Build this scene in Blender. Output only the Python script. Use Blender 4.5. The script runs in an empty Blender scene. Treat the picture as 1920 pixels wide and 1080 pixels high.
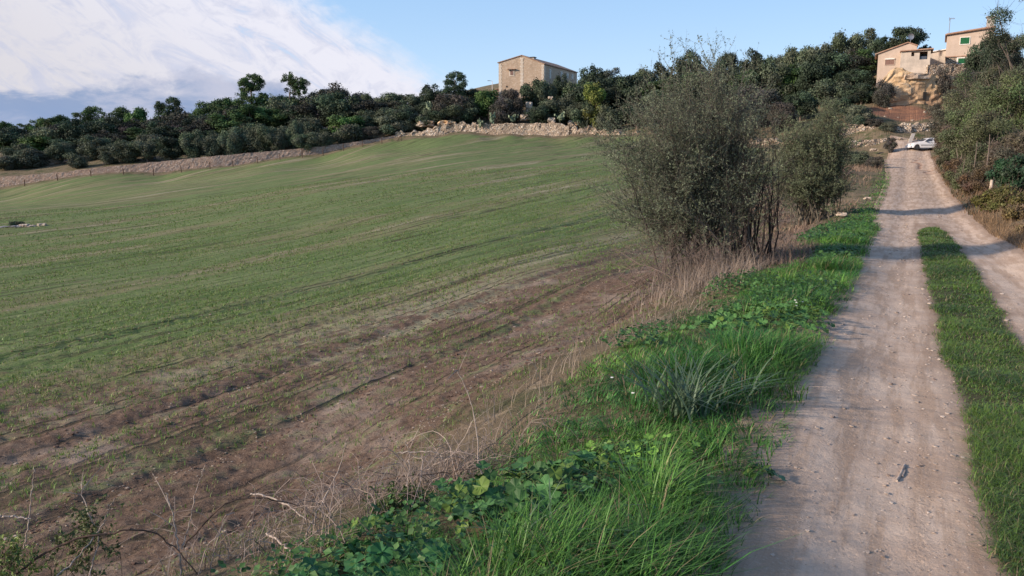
import bpy, math, random
import numpy as np
from mathutils import Vector, noise as mnoise
PI = math.pi
random.seed(7)
RS = np.random.RandomState(11)
sc = bpy.context.scene
COL = sc.collection

# ------------------------------------------------------------------ camera
F, CX, CY, HZ = 1493.0, 960.0, 540.0, 300.0
PITCH = math.atan((CY - HZ) / F)
CP, SP = math.cos(PITCH), math.sin(PITCH)
CAMZ = 1.6
cam_d = bpy.data.cameras.new('camera')
cam = bpy.data.objects.new('camera', cam_d); COL.objects.link(cam)
cam.location = (0, 0, CAMZ); cam.rotation_euler = (PI / 2 - PITCH, 0, 0)
cam_d.sensor_width = 36; cam_d.lens = 36 * F / 1920
cam_d.clip_start = 0.05; cam_d.clip_end = 12000
sc.camera = cam

# ------------------------------------------------------------------ light
SUN_EL, SUN_AZ = 20.0, -108.0        # azimuth measured from +Y towards +X
sd = bpy.data.lights.new('sun', 'SUN'); sd.energy = 4.3; sd.angle = math.radians(2.2)
sd.color = (1.0, 0.82, 0.66)
so = bpy.data.objects.new('sun', sd); COL.objects.link(so)
sdir = Vector((math.sin(math.radians(SUN_AZ)) * math.cos(math.radians(SUN_EL)),
               math.cos(math.radians(SUN_AZ)) * math.cos(math.radians(SUN_EL)), math.sin(math.radians(SUN_EL))))
so.rotation_euler = sdir.to_track_quat('Z', 'Y').to_euler()
sc.view_settings.view_transform = 'Standard'; sc.view_settings.look = 'None'
sc.view_settings.exposure = 0.6; sc.view_settings.gamma = 1.0
sc.cycles.max_bounces = 6; sc.cycles.diffuse_bounces = 3; sc.cycles.glossy_bounces = 2
sc.cycles.transmission_bounces = 3; sc.cycles.transparent_max_bounces = 8
sc.cycles.caustics_reflective = False; sc.cycles.caustics_refractive = False

world = bpy.data.worlds.new('World'); sc.world = world; world.use_nodes = True
def nd(t, ty, **kw):
    n = t.nodes.new(ty)
    for k, v in kw.items(): setattr(n, k, v)
    return n
def mth(t, op, a, b=None, c=None):
    n = t.nodes.new('ShaderNodeMath'); n.operation = op
    for i, x in enumerate((a, b, c)):
        if x is None: continue
        if isinstance(x, (int, float)): n.inputs[i].default_value = x
        else: t.links.new(x, n.inputs[i])
    return n.outputs[0]
def ramp01(t, x, a, b):
    n = t.nodes.new('ShaderNodeMapRange'); n.interpolation_type = 'SMOOTHSTEP'
    t.links.new(x, n.inputs[0]); n.inputs[1].default_value = a; n.inputs[2].default_value = b
    return n.outputs[0]
def mixc(t, f, a, b):
    n = t.nodes.new('ShaderNodeMix'); n.data_type = 'RGBA'
    if isinstance(f, (int, float)): n.inputs[0].default_value = f
    else: t.links.new(f, n.inputs[0])
    for i, x in ((6, a), (7, b)):
        if isinstance(x, tuple): n.inputs[i].default_value = (*x, 1)
        else: t.links.new(x, n.inputs[i])
    return n.outputs[2]
def combine(t, x, y, z=0.0):
    n = t.nodes.new('ShaderNodeCombineXYZ')
    for i, v in enumerate((x, y, z)):
        if isinstance(v, (int, float)): n.inputs[i].default_value = v
        else: t.links.new(v, n.inputs[i])
    return n.outputs[0]
def tnoise(t, vec, scale, detail=4, rough=0.55, dist=0.0):
    n = t.nodes.new('ShaderNodeTexNoise'); n.inputs['Scale'].default_value = scale
    n.inputs['Detail'].default_value = detail; n.inputs['Roughness'].default_value = rough
    n.inputs['Distortion'].default_value = dist
    t.links.new(vec, n.inputs['Vector']); return n.outputs[0]

def build_world():
    t = world.node_tree; t.nodes.clear()
    out = nd(t, 'ShaderNodeOutputWorld')
    sky = nd(t, 'ShaderNodeTexSky', sky_type='NISHITA', sun_disc=False)
    sky.sun_elevation = math.radians(SUN_EL); sky.sun_rotation = math.radians(SUN_AZ)
    sky.altitude = 0; sky.air_density = 1.0; sky.dust_density = 0.3; sky.ozone_density = 2.6
    bg = nd(t, 'ShaderNodeBackground'); bg.inputs[1].default_value = 0.15
    bg_link = bg.inputs[0]
    tc = nd(t, 'ShaderNodeTexCoord'); sx = nd(t, 'ShaderNodeSeparateXYZ'); t.links.new(tc.outputs['Generated'], sx.inputs[0])
    az = mth(t, 'MULTIPLY', mth(t, 'ARCTAN2', sx.outputs[0], sx.outputs[1]), 180 / PI)
    el = mth(t, 'MULTIPLY', mth(t, 'ARCSINE', sx.outputs[2]), 180 / PI)
    grad = mixc(t, ramp01(t, el, 0.0, 13.0), (2.7, 3.5, 4.5), (1.7, 2.7, 4.15))
    t.links.new(mixc(t, mth(t, 'MULTIPLY_ADD', ramp01(t, el, 14, 40), -0.8, 0.8), sky.outputs[0], grad), bg_link)
    q = mth(t, 'MULTIPLY_ADD', az, 0.62, el)                  # across the edge of the cloud sheet
    r = mth(t, 'MULTIPLY_ADD', el, -0.62, az)
    vst = combine(t, mth(t, 'MULTIPLY', q, 0.42), mth(t, 'MULTIPLY', r, 0.13))
    st = tnoise(t, vst, 1.0, 8, 0.66, 1.1)
    vb = combine(t, mth(t, 'MULTIPLY', az, 0.16), mth(t, 'MULTIPLY', el, 0.34), 3.0)
    nb = tnoise(t, vb, 1.0, 7, 0.62, 0.3)
    vb2 = combine(t, mth(t, 'MULTIPLY', az, 0.11), mth(t, 'MULTIPLY', el, 0.30), 9.0)
    nb2 = tnoise(t, vb2, 1.0, 6, 0.6, 0.4)
    qn = mth(t, 'ADD', q, mth(t, 'MULTIPLY', mth(t, 'SUBTRACT', st, 0.5), 4.5))
    qn = mth(t, 'ADD', qn, mth(t, 'MULTIPLY', mth(t, 'SUBTRACT', nb, 0.5), 3.0))
    puff = tnoise(t, combine(t, mth(t, 'MULTIPLY', az, 0.55), mth(t, 'MULTIPLY', el, 0.8), 1.0), 1.0, 7, 0.62, 0.6)
    qn = mth(t, 'ADD', qn, mth(t, 'MULTIPLY', mth(t, 'SUBTRACT', puff, 0.5), 1.9))
    sheet = mth(t, 'SUBTRACT', 1.0, ramp01(t, qn, -0.2, 3.2))
    # thin blue slits between the streaks near the edge
    slit = mth(t, 'MULTIPLY', ramp01(t, st, 0.56, 0.68), ramp01(t, q, -9.0, -1.0))
    sheet = mth(t, 'MULTIPLY', sheet, mth(t, 'MULTIPLY_ADD', slit, -0.5, 1.0))
    sheet = mth(t, 'MULTIPLY', sheet, mth(t, 'SUBTRACT', 1.0, ramp01(t, mth(t, 'MULTIPLY', az, -1.0), 110, 150)))
    bright = mixc(t, ramp01(t, q, -16.0, 0.5), (0.76, 0.74, 0.79), (0.88, 0.88, 0.98))
    bright = mixc(t, mth(t, 'MULTIPLY', ramp01(t, st, 0.47, 0.64), 0.45), bright, (0.52, 0.58, 0.80))
    bright = mixc(t, mth(t, 'MULTIPLY', ramp01(t, puff, 0.50, 0.68), 0.35), bright, (0.56, 0.60, 0.78))
    lowh = mth(t, 'ADD', el, mth(t, 'MULTIPLY', mth(t, 'SUBTRACT', nb, 0.5), -8.0))
    lowh = mth(t, 'ADD', lowh, mth(t, 'MULTIPLY', ramp01(t, az, -24.0, -8.0), 1.6))
    low = mth(t, 'SUBTRACT', 1.0, ramp01(t, lowh, 4.3, 5.6))
    greyc = mixc(t, ramp01(t, nb2, 0.42, 0.58), (0.28, 0.38, 0.60), (0.58, 0.60, 0.74))
    greyc = mixc(t, ramp01(t, lowh, 1.0, 5.0), mixc(t, 0.5, greyc, (0.24, 0.37, 0.64)), greyc)
    cc = mixc(t, mth(t, 'MULTIPLY', low, 0.92), bright, greyc)
    gap = mth(t, 'MULTIPLY', ramp01(t, nb2, 0.60, 0.66), mth(t, 'SUBTRACT', 1.0, ramp01(t, el, 2.5, 4.0)))
    cc = mixc(t, mth(t, 'MULTIPLY', gap, 0.7), cc, (0.66, 0.60, 0.68))
    bg2 = nd(t, 'ShaderNodeBackground'); bg2.inputs[1].default_value = 0.64
    t.links.new(cc, bg2.inputs[0])
    mx = nd(t, 'ShaderNodeMixShader')
    t.links.new(mth(t, 'MAXIMUM', sheet, mth(t, 'MULTIPLY', low, ramp01(t, mth(t, 'MULTIPLY', az, -1.0), 3.0, 10.0))), mx.inputs[0])
    t.links.new(bg.outputs[0], mx.inputs[1]); t.links.new(bg2.outputs[0], mx.inputs[2])
    t.links.new(mx.outputs[0], out.inputs[0])
build_world()

# ------------------------------------------------------------------ world points and terrain
def at(px, py, Y):
    a = (px - CX) / F; b = (CY - py) / F
    t = Y / (CP + b * SP)
    return (a * t, Y, CAMZ + t * (b * CP - SP))
def atz(px, py, z):
    a = (px - CX) / F; b = (CY - py) / F
    t = (z - CAMZ) / (b * CP - SP)
    return (a * t, t * (CP + b * SP), z)
def mpp(Y): return Y * 1.0 / (F * CP)       # metres per photo pixel at distance Y
S = 0.49; CF = 1 / math.sqrt(1 + S * S)
def XYuv(u, v): return (u * S * CF + v * CF, u * CF - v * S * CF)
def VU(X, Y): return (X - S * Y) * CF, (X * S + Y) * CF
ctrl = []
prof = [(-40, .3), (-15, .1), (-5, .02), (0, 0), (3, 0), (7, -.05), (12, -.13), (20, -.3), (30, -.42), (40, -.2), (50, .2), (65, .8), (85, 1.72), (98, 2.75)]
for Y, z in prof:
    for v in (-.5, 2.0):
        ctrl.append((S * Y + v / CF, Y, z))
    k = 1.0 if Y < 40 else 0.5
    if Y < 90:
        ctrl.append((S * Y - 2.1 / CF, Y, z - .03))
        if Y < 45: ctrl.append((S * Y - 3.9 / CF, Y, z - .55 * k - .1))
        ctrl.append((S * Y + 4.2 / CF, Y, z + .9)); ctrl.append((S * Y + 9 / CF, Y, z + 2.6)); ctrl.append((S * Y + 18 / CF, Y, z + 5.0))
for p in [(0, 1000, -.95), (300, 900, -.95), (600, 900, -.85), (0, 700, -1.35), (500, 600, -1.3), (800, 700, -.9), (0, 500, -2.25), (300, 500, -1.95), (600, 450, -1.6), (1000, 600, -1.0), (1000, 450, -1.1), (1130, 520, -.85), (-400, 700, -1.6), (-800, 900, -1.2), (1400, 480, -.62)]:
    ctrl.append(atz(*p))
for p in [(0, 430, 50), (0, 390, 80), (0, 355, 140), (300, 327, 144), (300, 380, 72), (600, 292, 150), (600, 350, 69), (750, 263, 153), (750, 320, 85), (1000, 255, 150), (1000, 300, 95), (1000, 350, 54), (1130, 257, 145), (1130, 300, 90), (1400, 277, 112), (1400, 330, 60), (1590, 286, 101), (1500, 350, 45), (1560, 315, 70),
          (-500, 372, 130), (-900, 420, 80), (-600, 420, 70),
          (1640, 283, 101), (1650, 255, 104.5), (1760, 258, 104), (1650, 229, 109), (1740, 232, 109), (1620, 222, 113), (1700, 203, 118), (1660, 196, 120), (1760, 196, 120), (1700, 134, 127), (1640, 168, 126), (1600, 190, 127), (1580, 172, 138), (1850, 126, 128), (1920, 130, 128), (1760, 100, 160), (2200, 150, 110),
          (0, 330, 150), (0, 306, 175), (0, 285, 240), (300, 290, 160), (300, 262, 210), (600, 258, 168), (600, 228, 200), (750, 240, 162), (900, 223, 164), (900, 188, 180), (980, 178, 178), (1080, 178, 190), (1000, 227, 161), (1200, 232, 150), (1200, 176, 180), (1400, 235, 128), (1400, 182, 160), (1550, 215, 122), (1550, 160, 150)]:
    ctrl.append(at(*p))
for p in [(930, 253, 152.5), (980, 252.5, 152.5), (1040, 255, 150.5), (960, 257, 147), (900, 254, 151), (820, 258, 152), (1080, 255.5, 147), (900, 258, 145), (820, 262, 146), (700, 273, 151), (450, 311, 146), (700, 305, 110), (700, 290, 130), (820, 293, 108), (820, 283, 122), (820, 271, 137), (900, 290, 108), (900, 280, 122), (900, 267, 137), (1000, 289, 108), (1000, 280, 120), (1000, 268, 136), (1100, 289, 108), (1100, 280, 120), (1100, 268, 134), (1200, 288, 106), (1200, 277, 120), (500, 320, 120), (500, 342, 90), (300, 350, 105)]: ctrl.append(at(*p))
ctrl += [(-300, 300, -6), (-150, 400, -3), (0, 350, 22), (120, 350, 24), (250, 200, 24), (-300, 0, -8), (-100, -100, -5), (60, -100, 3), (200, 0, 18), (0, -300, -5),
         (3000, 3000, -10), (-3000, 3000, -12), (0, 3500, -10), (3000, -3000, -10), (-3000, -3000, -10), (1000, 500, 10), (-1000, 600, -12), (0, 1000, -5)]
ctrl = np.array(ctrl)
def warp(X, Y):
    r = np.sqrt(X * X + Y * Y) + 1e-6
    k = np.log1p(r / 4.0) / r
    return np.stack([X * k, Y * k], -1)
def tps_k(d2): return np.where(d2 > 1e-12, d2 * np.log(d2 + 1e-12), 0.0)
_W = warp(ctrl[:, 0], ctrl[:, 1]); n_ = len(ctrl)
_K = tps_k(((_W[:, None] - _W[None]) ** 2).sum(-1)) + np.eye(n_) * 2e-4
_P = np.hstack([np.ones((n_, 1)), _W])
_A = np.zeros((n_ + 3, n_ + 3)); _A[:n_, :n_] = _K; _A[:n_, n_:] = _P; _A[n_:, :n_] = _P.T
_sol = np.linalg.solve(_A, np.concatenate([ctrl[:, 2], np.zeros(3)]))
def hgt(X, Y):
    X = np.atleast_1d(np.asarray(X, float)); Y = np.atleast_1d(np.asarray(Y, float))
    out = np.empty(X.shape).ravel(); xf, yf = X.ravel(), Y.ravel()
    for i in range(0, len(xf), 60000):
        w = warp(xf[i:i + 60000], yf[i:i + 60000])
        k = tps_k(((w[:, None] - _W[None]) ** 2).sum(-1))
        out[i:i + 60000] = k @ _sol[:n_] + _sol[n_] + w @ _sol[n_ + 1:]
    return np.clip(out, -14, 27).reshape(X.shape)
def hz(X, Y): return float(hgt(X, Y)[0])
def gpt(px, Y):
    """ground point in photo column px at distance Y"""
    a = (px - CX) / F; z = 0.0
    for _ in range(4):
        t = Y * CP - (z - CAMZ) * SP
        X = a * t; z = hz(X, Y)
    return X, Y, z
def ztop(py, Y): return at(CX, py, Y)[2]

EDGE = [at(*p) for p in [(-700, 380, 125), (-300, 366, 134), (0, 355, 140), (200, 338, 142), (400, 318, 145), (600, 290, 150), (745, 264, 153), (930, 252, 151), (1130, 256, 145), (1250, 262, 133), (1400, 276, 112), (1590, 287, 100)]]

# smooth value noise for numpy
def vnoise(x, y, seed=0):
    xi = np.floor(x).astype(np.int64); yi = np.floor(y).astype(np.int64)
    fx = x - xi; fy = y - yi; fx = fx * fx * (3 - 2 * fx); fy = fy * fy * (3 - 2 * fy)
    def h(a, b):
        n = (a * 374761393 + b * 668265263 + seed * 1274126177) & 0xffffffff
        n = ((n ^ (n >> 13)) * 1274126177) & 0xffffffff
        return ((n ^ (n >> 16)) & 0xffff) / 65535.0
    return (h(xi, yi) * (1 - fx) + h(xi + 1, yi) * fx) * (1 - fy) + (h(xi, yi + 1) * (1 - fx) + h(xi + 1, yi + 1) * fx) * fy
def fbm(x, y, seed=0, o=4):
    s = 0; a = 0.5
    for i in range(o): s = s + a * vnoise(x * 2 ** i, y * 2 ** i, seed + i); a *= 0.5
    return s / (1 - 0.5 ** o)
def smooth(x, a, b):
    t = np.clip((x - a) / (b - a), 0, 1); return t * t * (3 - 2 * t)

# ------------------------------------------------------------------ object helpers
class MB:
    def __init__(s): s.v = []; s.q = []; s.t = []; s.c = []; s.n = 0
    def add(s, V, Q=None, T=None, col=None):
        V = np.asarray(V, np.float32).reshape(-1, 3)
        if Q is not None and len(Q): s.q.append(np.asarray(Q, np.int64).reshape(-1, 4) + s.n)
        if T is not None and len(T): s.t.append(np.asarray(T, np.int64).reshape(-1, 3) + s.n)
        if col is None: col = (1, 1, 1)
        c = np.broadcast_to(np.asarray(col, np.float32), (len(V), 3))
        s.v.append(V); s.c.append(c); s.n += len(V)
    def mesh(s, name, m, smooth_=False):
        me = bpy.data.meshes.new(name)
        V = np.concatenate(s.v); C = np.concatenate(s.c)
        Q = np.concatenate(s.q) if s.q else np.zeros((0, 4), np.int64)
        T = np.concatenate(s.t) if s.t else np.zeros((0, 3), np.int64)
        me.vertices.add(len(V)); me.vertices.foreach_set('co', V.ravel())
        nl = Q.size + T.size; me.loops.add(nl)
        me.loops.foreach_set('vertex_index', np.concatenate([Q.ravel(), T.ravel()]).astype(np.int32))
        me.polygons.add(len(Q) + len(T))
        st = np.concatenate([np.arange(len(Q)) * 4, Q.size + np.arange(len(T)) * 3]).astype(np.int32)
        me.polygons.foreach_set('loop_start', st)
        me.polygons.foreach_set('use_smooth', np.full(len(st), bool(smooth_)))
        me.update(calc_edges=True)
        a = me.color_attributes.new('Col', 'FLOAT_COLOR', 'POINT')
        a.data.foreach_set('color', np.hstack([C, np.ones((len(C), 1))]).astype(np.float32).ravel())
        me.materials.append(m)
        return me
    def box(s, c, d, rot=0.0, col=None, tilt=(0, 0)):
        x, y, z = [k / 2 for k in d]
        V = np.array([(-x, -y, -z), (x, -y, -z), (x, y, -z), (-x, y, -z), (-x, -y, z), (x, -y, z), (x, y, z), (-x, y, z)], float)
        if tilt[0]: V = V @ rotm('X', tilt[0]).T
        if tilt[1]: V = V @ rotm('Y', tilt[1]).T
        V = V @ rotm('Z', rot).T + np.array(c)
        s.add(V, BOXQ, col=col)
    def tube(s, P, R, n=6, col=None, cap=True):
        P = np.asarray(P, float)[None]; R = np.broadcast_to(np.asarray(R, float), P.shape[1])[None]
        tubes(s, P, R, n, col)
    def prism(s, pts, y0, y1, col=None):
        """polygon in (x,z) extruded along y"""
        n = len(pts)
        V = [(p[0], y0, p[1]) for p in pts] + [(p[0], y1, p[1]) for p in pts]
        Q = [(i, (i + 1) % n, n + (i + 1) % n, n + i) for i in range(n)]
        T = []
        for i in range(1, n - 1): T += [(0, i + 1, i), (n, n + i, n + i + 1)]
        s.add(V, Q, T, col)
BOXQ = [(0, 3, 2, 1), (4, 5, 6, 7), (0, 1, 5, 4), (1, 2, 6, 5), (2, 3, 7, 6), (3, 0, 4, 7)]
def rotm(ax, a):
    c, s = math.cos(a), math.sin(a)
    return np.array({'X': [(1, 0, 0), (0, c, -s), (0, s, c)], 'Y': [(c, 0, s), (0, 1, 0), (-s, 0, c)], 'Z': [(c, -s, 0), (s, c, 0), (0, 0, 1)]}[ax])
def norm(a): return a / (np.linalg.norm(a, axis=-1, keepdims=True) + 1e-9)
def tubes(mb, P, R, sides=3, col=None):
    """P (n,k,3) R (n,k)"""
    n, k, _ = P.shape
    T = np.gradient(P, axis=1) if k > 1 else P
    T = norm(T)
    up = np.where(np.abs(T[..., 2:3]) > 0.9, np.array([1., 0, 0]), np.array([0, 0, 1.]))
    A = norm(np.cross(T, up)); B = np.cross(T, A)
    ang = np.arange(sides) * 2 * PI / sides
    V = P[:, :, None] + R[:, :, None, None] * (A[:, :, None] * np.cos(ang)[None, None, :, None] + B[:, :, None] * np.sin(ang)[None, None, :, None])
    base = (np.arange(n) * k * sides)[:, None, None]
    j = np.arange(k - 1)[None, :, None] * sides; i = np.arange(sides)[None, None, :]; i2 = (i + 1) % sides
    Q = np.stack([base + j + i, base + j + i2, base + j + sides + i2, base + j + sides + i], -1).reshape(-1, 4)
    if col is not None and np.ndim(col) == 2: col = np.repeat(col, k * sides, 0)
    mb.add(V.reshape(-1, 3), Q, col=col)
    if sides > 3:
        T2 = []
        for e, rev in ((0, 1), (k - 1, 0)):
            b2 = base[:, 0, 0] + e * sides
            for m_ in range(1, sides - 1):
                t3 = np.stack([b2, b2 + m_, b2 + m_ + 1], -1)
                T2.append(t3[:, ::-1] if rev else t3)
        mb.t.append(np.concatenate(T2) + mb.n - n * k * sides)
def cards(mb, C, N, size, asp, col, rng, bend=0.0):
    """leaf quads (rhombs) at C facing N"""
    n = len(C); N = norm(N)
    r = norm(rng.normal(size=(n, 3))); A = norm(np.cross(N, r)); B = np.cross(N, A)
    s = (size * np.ones(n))[:, None]; w = s * asp
    V = np.stack([C - A * s, C - B * w + N * bend * s, C + A * s, C + B * w + N * bend * s], 1)
    idx = np.arange(n)[:, None] * 4 + np.arange(4)[None]
    mb.add(V.reshape(-1, 3), idx, col=np.repeat(np.broadcast_to(col, (n, 3)), 4, 0))
def blades(mb, B, D, H, W, L, col, k=3):
    """grass blades: base B, lean direction D (unit xy), height H, width W, lean L"""
    n = len(B)
    ts = np.linspace(0, 1, k + 1)
    side = np.stack([-D[:, 1], D[:, 0], np.zeros(n)], -1)
    vs = []
    for t in ts:
        c = B + np.stack([D[:, 0] * L * t ** 2, D[:, 1] * L * t ** 2, H * (t - 0.25 * t * t * np.minimum(L / H, 2.5))], -1)
        w = (W * (1 - t) ** 0.6 * 0.5 + 1e-5)[:, None]
        vs.append(c - side * w); vs.append(c + side * w)
    V = np.stack(vs, 1)
    b = np.arange(n)[:, None, None] * (2 * k + 2) + np.arange(k)[None, :, None] * 2 + np.array([0, 1, 3, 2])[None, None]
    shade = np.repeat(np.broadcast_to(col, (n, 3)), 2 * k + 2, 0)
    mb.add(V.reshape(-1, 3), b.reshape(-1, 4), col=shade)

def link(me, name, parent=None, loc=(0, 0, 0)):
    o = bpy.data.objects.new(name, me); COL.objects.link(o); o.location = loc
    if parent: o.parent = parent
    return o
def put(mb, name, m, parent=None, sm=False, loc=(0, 0, 0)): return link(mb.mesh(name, m, sm), name, parent, loc)
def tag(o, label=None, cat=None, group=None, kind=None):
    for k, v in (('label', label), ('category', cat), ('group', group), ('kind', kind)):
        if v: o[k] = v
    return o
def empty(name, loc, label, cat, group=None, rz=0.0):
    o = bpy.data.objects.new(name, None); COL.objects.link(o); o.location = loc; o.rotation_euler = (0, 0, rz)
    o.empty_display_size = 0.3
    return tag(o, label, cat, group)

# ------------------------------------------------------------------ materials
def newmat(name):
    m = bpy.data.materials.new(name); m.use_nodes = True
    t = m.node_tree; b = t.nodes['Principled BSDF']; b.inputs['Specular IOR Level'].default_value = 0.25
    return m, t, b
def bump(t, b, h, strength, dist):
    n = nd(t, 'ShaderNodeBump'); n.inputs['Strength'].default_value = strength; n.inputs['Distance'].default_value = dist
    t.links.new(h, n.inputs['Height']); t.links.new(n.outputs[0], b.inputs['Normal'])
def coords(t, kind='Object'):
    return nd(t, 'ShaderNodeTexCoord').outputs[kind]
def m_attr(name, rough=0.65, trans=0.0, var=0.25, vscale=3.0, spec=0.25, gain=1.0):
    m, t, b = newmat(name)
    at_ = nd(t, 'ShaderNodeAttribute', attribute_name='Col')
    n = tnoise(t, coords(t), vscale, 3)
    f = mth(t, 'MULTIPLY_ADD', n, 2 * var * gain, gain * (1 - var))
    oi = nd(t, 'ShaderNodeObjectInfo')
    f = mth(t, 'MULTIPLY', f, mth(t, 'MULTIPLY_ADD', oi.outputs['Random'], 0.4, 0.8))
    v = nd(t, 'ShaderNodeVectorMath', operation='SCALE'); t.links.new(at_.outputs['Color'], v.inputs[0]); t.links.new(f, v.inputs['Scale'])
    t.links.new(v.outputs[0], b.inputs['Base Color']); b.inputs['Roughness'].default_value = rough
    b.inputs['Specular IOR Level'].default_value = spec
    if trans:
        tr = nd(t, 'ShaderNodeBsdfTranslucent'); t.links.new(v.outputs[0], tr.inputs[0])
        mx = nd(t, 'ShaderNodeMixShader'); mx.inputs[0].default_value = trans
        t.links.new(b.outputs[0], mx.inputs[1]); t.links.new(tr.outputs[0], mx.inputs[2])
        t.links.new(mx.outputs[0], t.nodes['Material Output'].inputs[0])
    return m
def m_noise(name, c1, c2, scale=4, rough=0.85, bs=0.3, bd=0.02, c3=None, spec=0.2, metal=0.0):
    m, t, b = newmat(name); co = coords(t)
    n = tnoise(t, co, scale, 6, 0.65); c = mixc(t, ramp01(t, n, 0.35, 0.65), c1, c2)
    if c3: c = mixc(t, ramp01(t, tnoise(t, co, scale * 0.23, 4), 0.5, 0.7), c, c3)
    t.links.new(c, b.inputs['Base Color']); b.inputs['Roughness'].default_value = rough
    b.inputs['Specular IOR Level'].default_value = spec; b.inputs['Metallic'].default_value = metal
    if bs: bump(t, b, n, bs, bd)
    return m
def m_stone(name, cols, scale, joint=(0.05, 0.04, 0.035), jw=0.06, zs=1.6, dist=0.08, stain=None, rnd=1.0):
    m, t, b = newmat(name); co = coords(t)
    mp = nd(t, 'ShaderNodeMapping'); mp.inputs['Scale'].default_value = (1, 1, zs); t.links.new(co, mp.inputs[0])
    wv = nd(t, 'ShaderNodeVectorMath', operation='ADD'); t.links.new(mp.outputs[0], wv.inputs[0])
    nz = nd(t, 'ShaderNodeTexNoise'); nz.inputs['Scale'].default_value = scale * 0.8; t.links.new(co, nz.inputs[0])
    sc_ = nd(t, 'ShaderNodeVectorMath', operation='SCALE'); sc_.inputs['Scale'].default_value = 0.35 / scale; t.links.new(nz.outputs[1], sc_.inputs[0]); t.links.new(sc_.outputs[0], wv.inputs[1])
    vo = nd(t, 'ShaderNodeTexVoronoi'); vo.inputs['Scale'].default_value = scale; vo.inputs['Randomness'].default_value = rnd; t.links.new(wv.outputs[0], vo.inputs['Vector'])
    ve = nd(t, 'ShaderNodeTexVoronoi', feature='DISTANCE_TO_EDGE'); ve.inputs['Scale'].default_value = scale; ve.inputs['Randomness'].default_value = rnd; t.links.new(wv.outputs[0], ve.inputs['Vector'])
    sp = nd(t, 'ShaderNodeSeparateColor'); t.links.new(vo.outputs['Color'], sp.inputs[0])
    c = mixc(t, sp.outputs[0], cols[0], cols[1]); c = mixc(t, ramp01(t, sp.outputs[1], 0.65, 0.9), c, cols[2])
    n = tnoise(t, co, scale * 3, 5); c = mixc(t, mth(t, 'MULTIPLY', n, 0.5), c, cols[1])
    if stain: c = mixc(t, ramp01(t, tnoise(t, co, 0.35, 5), 0.5, 0.68), c, stain)
    j = ramp01(t, ve.outputs[0], 0.0, jw)
    c = mixc(t, j, joint, c)
    c = mixc(t, mth(t, 'MULTIPLY', ramp01(t, tnoise(t, co, 0.5, 6, 0.7), 0.5, 0.7), 0.35), c, tuple(k * .62 for k in cols[0]))
    t.links.new(c, b.inputs['Base Color']); b.inputs['Roughness'].default_value = 0.9
    bump(t, b, mth(t, 'ADD', ramp01(t, ve.outputs[0], 0.0, jw * 2.5), mth(t, 'MULTIPLY', sp.outputs[2], 0.6)), 0.9, dist)
    return m
def m_plain(name, c, rough=0.5, metal=0.0, spec=0.5):
    m, t, b = newmat(name)
    n = tnoise(t, coords(t), 3.0, 3)
    t.links.new(mixc(t, n, tuple(k * 0.88 for k in c), tuple(min(1, k * 1.1) for k in c)), b.inputs['Base Color'])
    b.inputs['Roughness'].default_value = rough; b.inputs['Metallic'].default_value = metal; b.inputs['Specular IOR Level'].default_value = spec
    return m
M = {}
M['leaf'] = m_attr('leaf', 0.55, 0.18, 0.3, 1.2)
M['leaffar'] = m_attr('leaf_far', 0.7, 0.10, 0.4, 0.6, gain=0.86)
M['grass'] = m_attr('grass', 0.5, 0.3, 0.25, 1.5, 0.35)
M['dry'] = m_attr('dry_stalk', 0.8, 0.1, 0.2, 3.0)
M['bark'] = m_noise('bark', (0.10, 0.075, 0.06), (0.19, 0.16, 0.135), 9, 0.9, 0.5, 0.02)
M['twig'] = m_attr('twig', 0.8, 0.0, 0.25, 5.0)
M['stonewarm'] = m_stone('stone_warm', [(0.36, 0.27, 0.20), (0.52, 0.42, 0.32), (0.62, 0.56, 0.48)], 2.6, jw=0.08)
M['rubble'] = m_stone('stone_rubble', [(0.38, 0.26, 0.20), (0.48, 0.36, 0.285), (0.56, 0.47, 0.39)], 4.6, joint=(0.16, 0.10, 0.075), jw=0.06, zs=1.3)
M['stonegrey'] = m_stone('stone_grey', [(0.22, 0.22, 0.24), (0.30, 0.29, 0.30), (0.36, 0.35, 0.36)], 3.0, jw=0.05)  # grey stone; bluish shade on the far-left walls is put into the colour
M['masonry'] = m_stone('stone_masonry', [(0.44, 0.32, 0.225), (0.53, 0.40, 0.29), (0.60, 0.49, 0.38)], 3.6, joint=(0.47, 0.37, 0.28), jw=0.05, zs=2.0, dist=0.015)
M['quoin'] = m_stone('stone_quoin', [(0.60, 0.50, 0.39), (0.66, 0.57, 0.47), (0.72, 0.64, 0.55)], 2.2, joint=(0.5, 0.42, 0.34), jw=0.04, dist=0.01)
M['cliff'] = m_noise('cliff_rock', (0.50, 0.34, 0.19), (0.66, 0.50, 0.33), 0.9, 0.95, 0.7, 0.25, (0.34, 0.22, 0.14))
M['rock'] = m_noise('pale_rock', (0.36, 0.30, 0.24), (0.56, 0.48, 0.40), 1.4, 0.95, 0.7, 0.15, (0.46, 0.30, 0.19))
M['peach'] = m_noise('peach_render', (0.47, 0.375, 0.30), (0.53, 0.425, 0.35), 1.2, 0.9, 0.1, 0.01, (0.46, 0.37, 0.31))
M['greyrender'] = m_noise('grey_render', (0.40, 0.35, 0.30), (0.54, 0.47, 0.40), 0.8, 0.95, 0.2, 0.02, (0.50, 0.38, 0.30))
M['whitetrim'] = m_noise('white_trim', (0.68, 0.64, 0.58), (0.76, 0.73, 0.68), 3, 0.8, 0, 0)
M['greenshut'] = m_noise('green_shutter', (0.012, 0.10, 0.04), (0.02, 0.13, 0.055), 5, 0.6, 0, 0)
M['brownshut'] = m_noise('brown_shutter', (0.20, 0.12, 0.10), (0.26, 0.16, 0.13), 5, 0.7, 0, 0)
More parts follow.
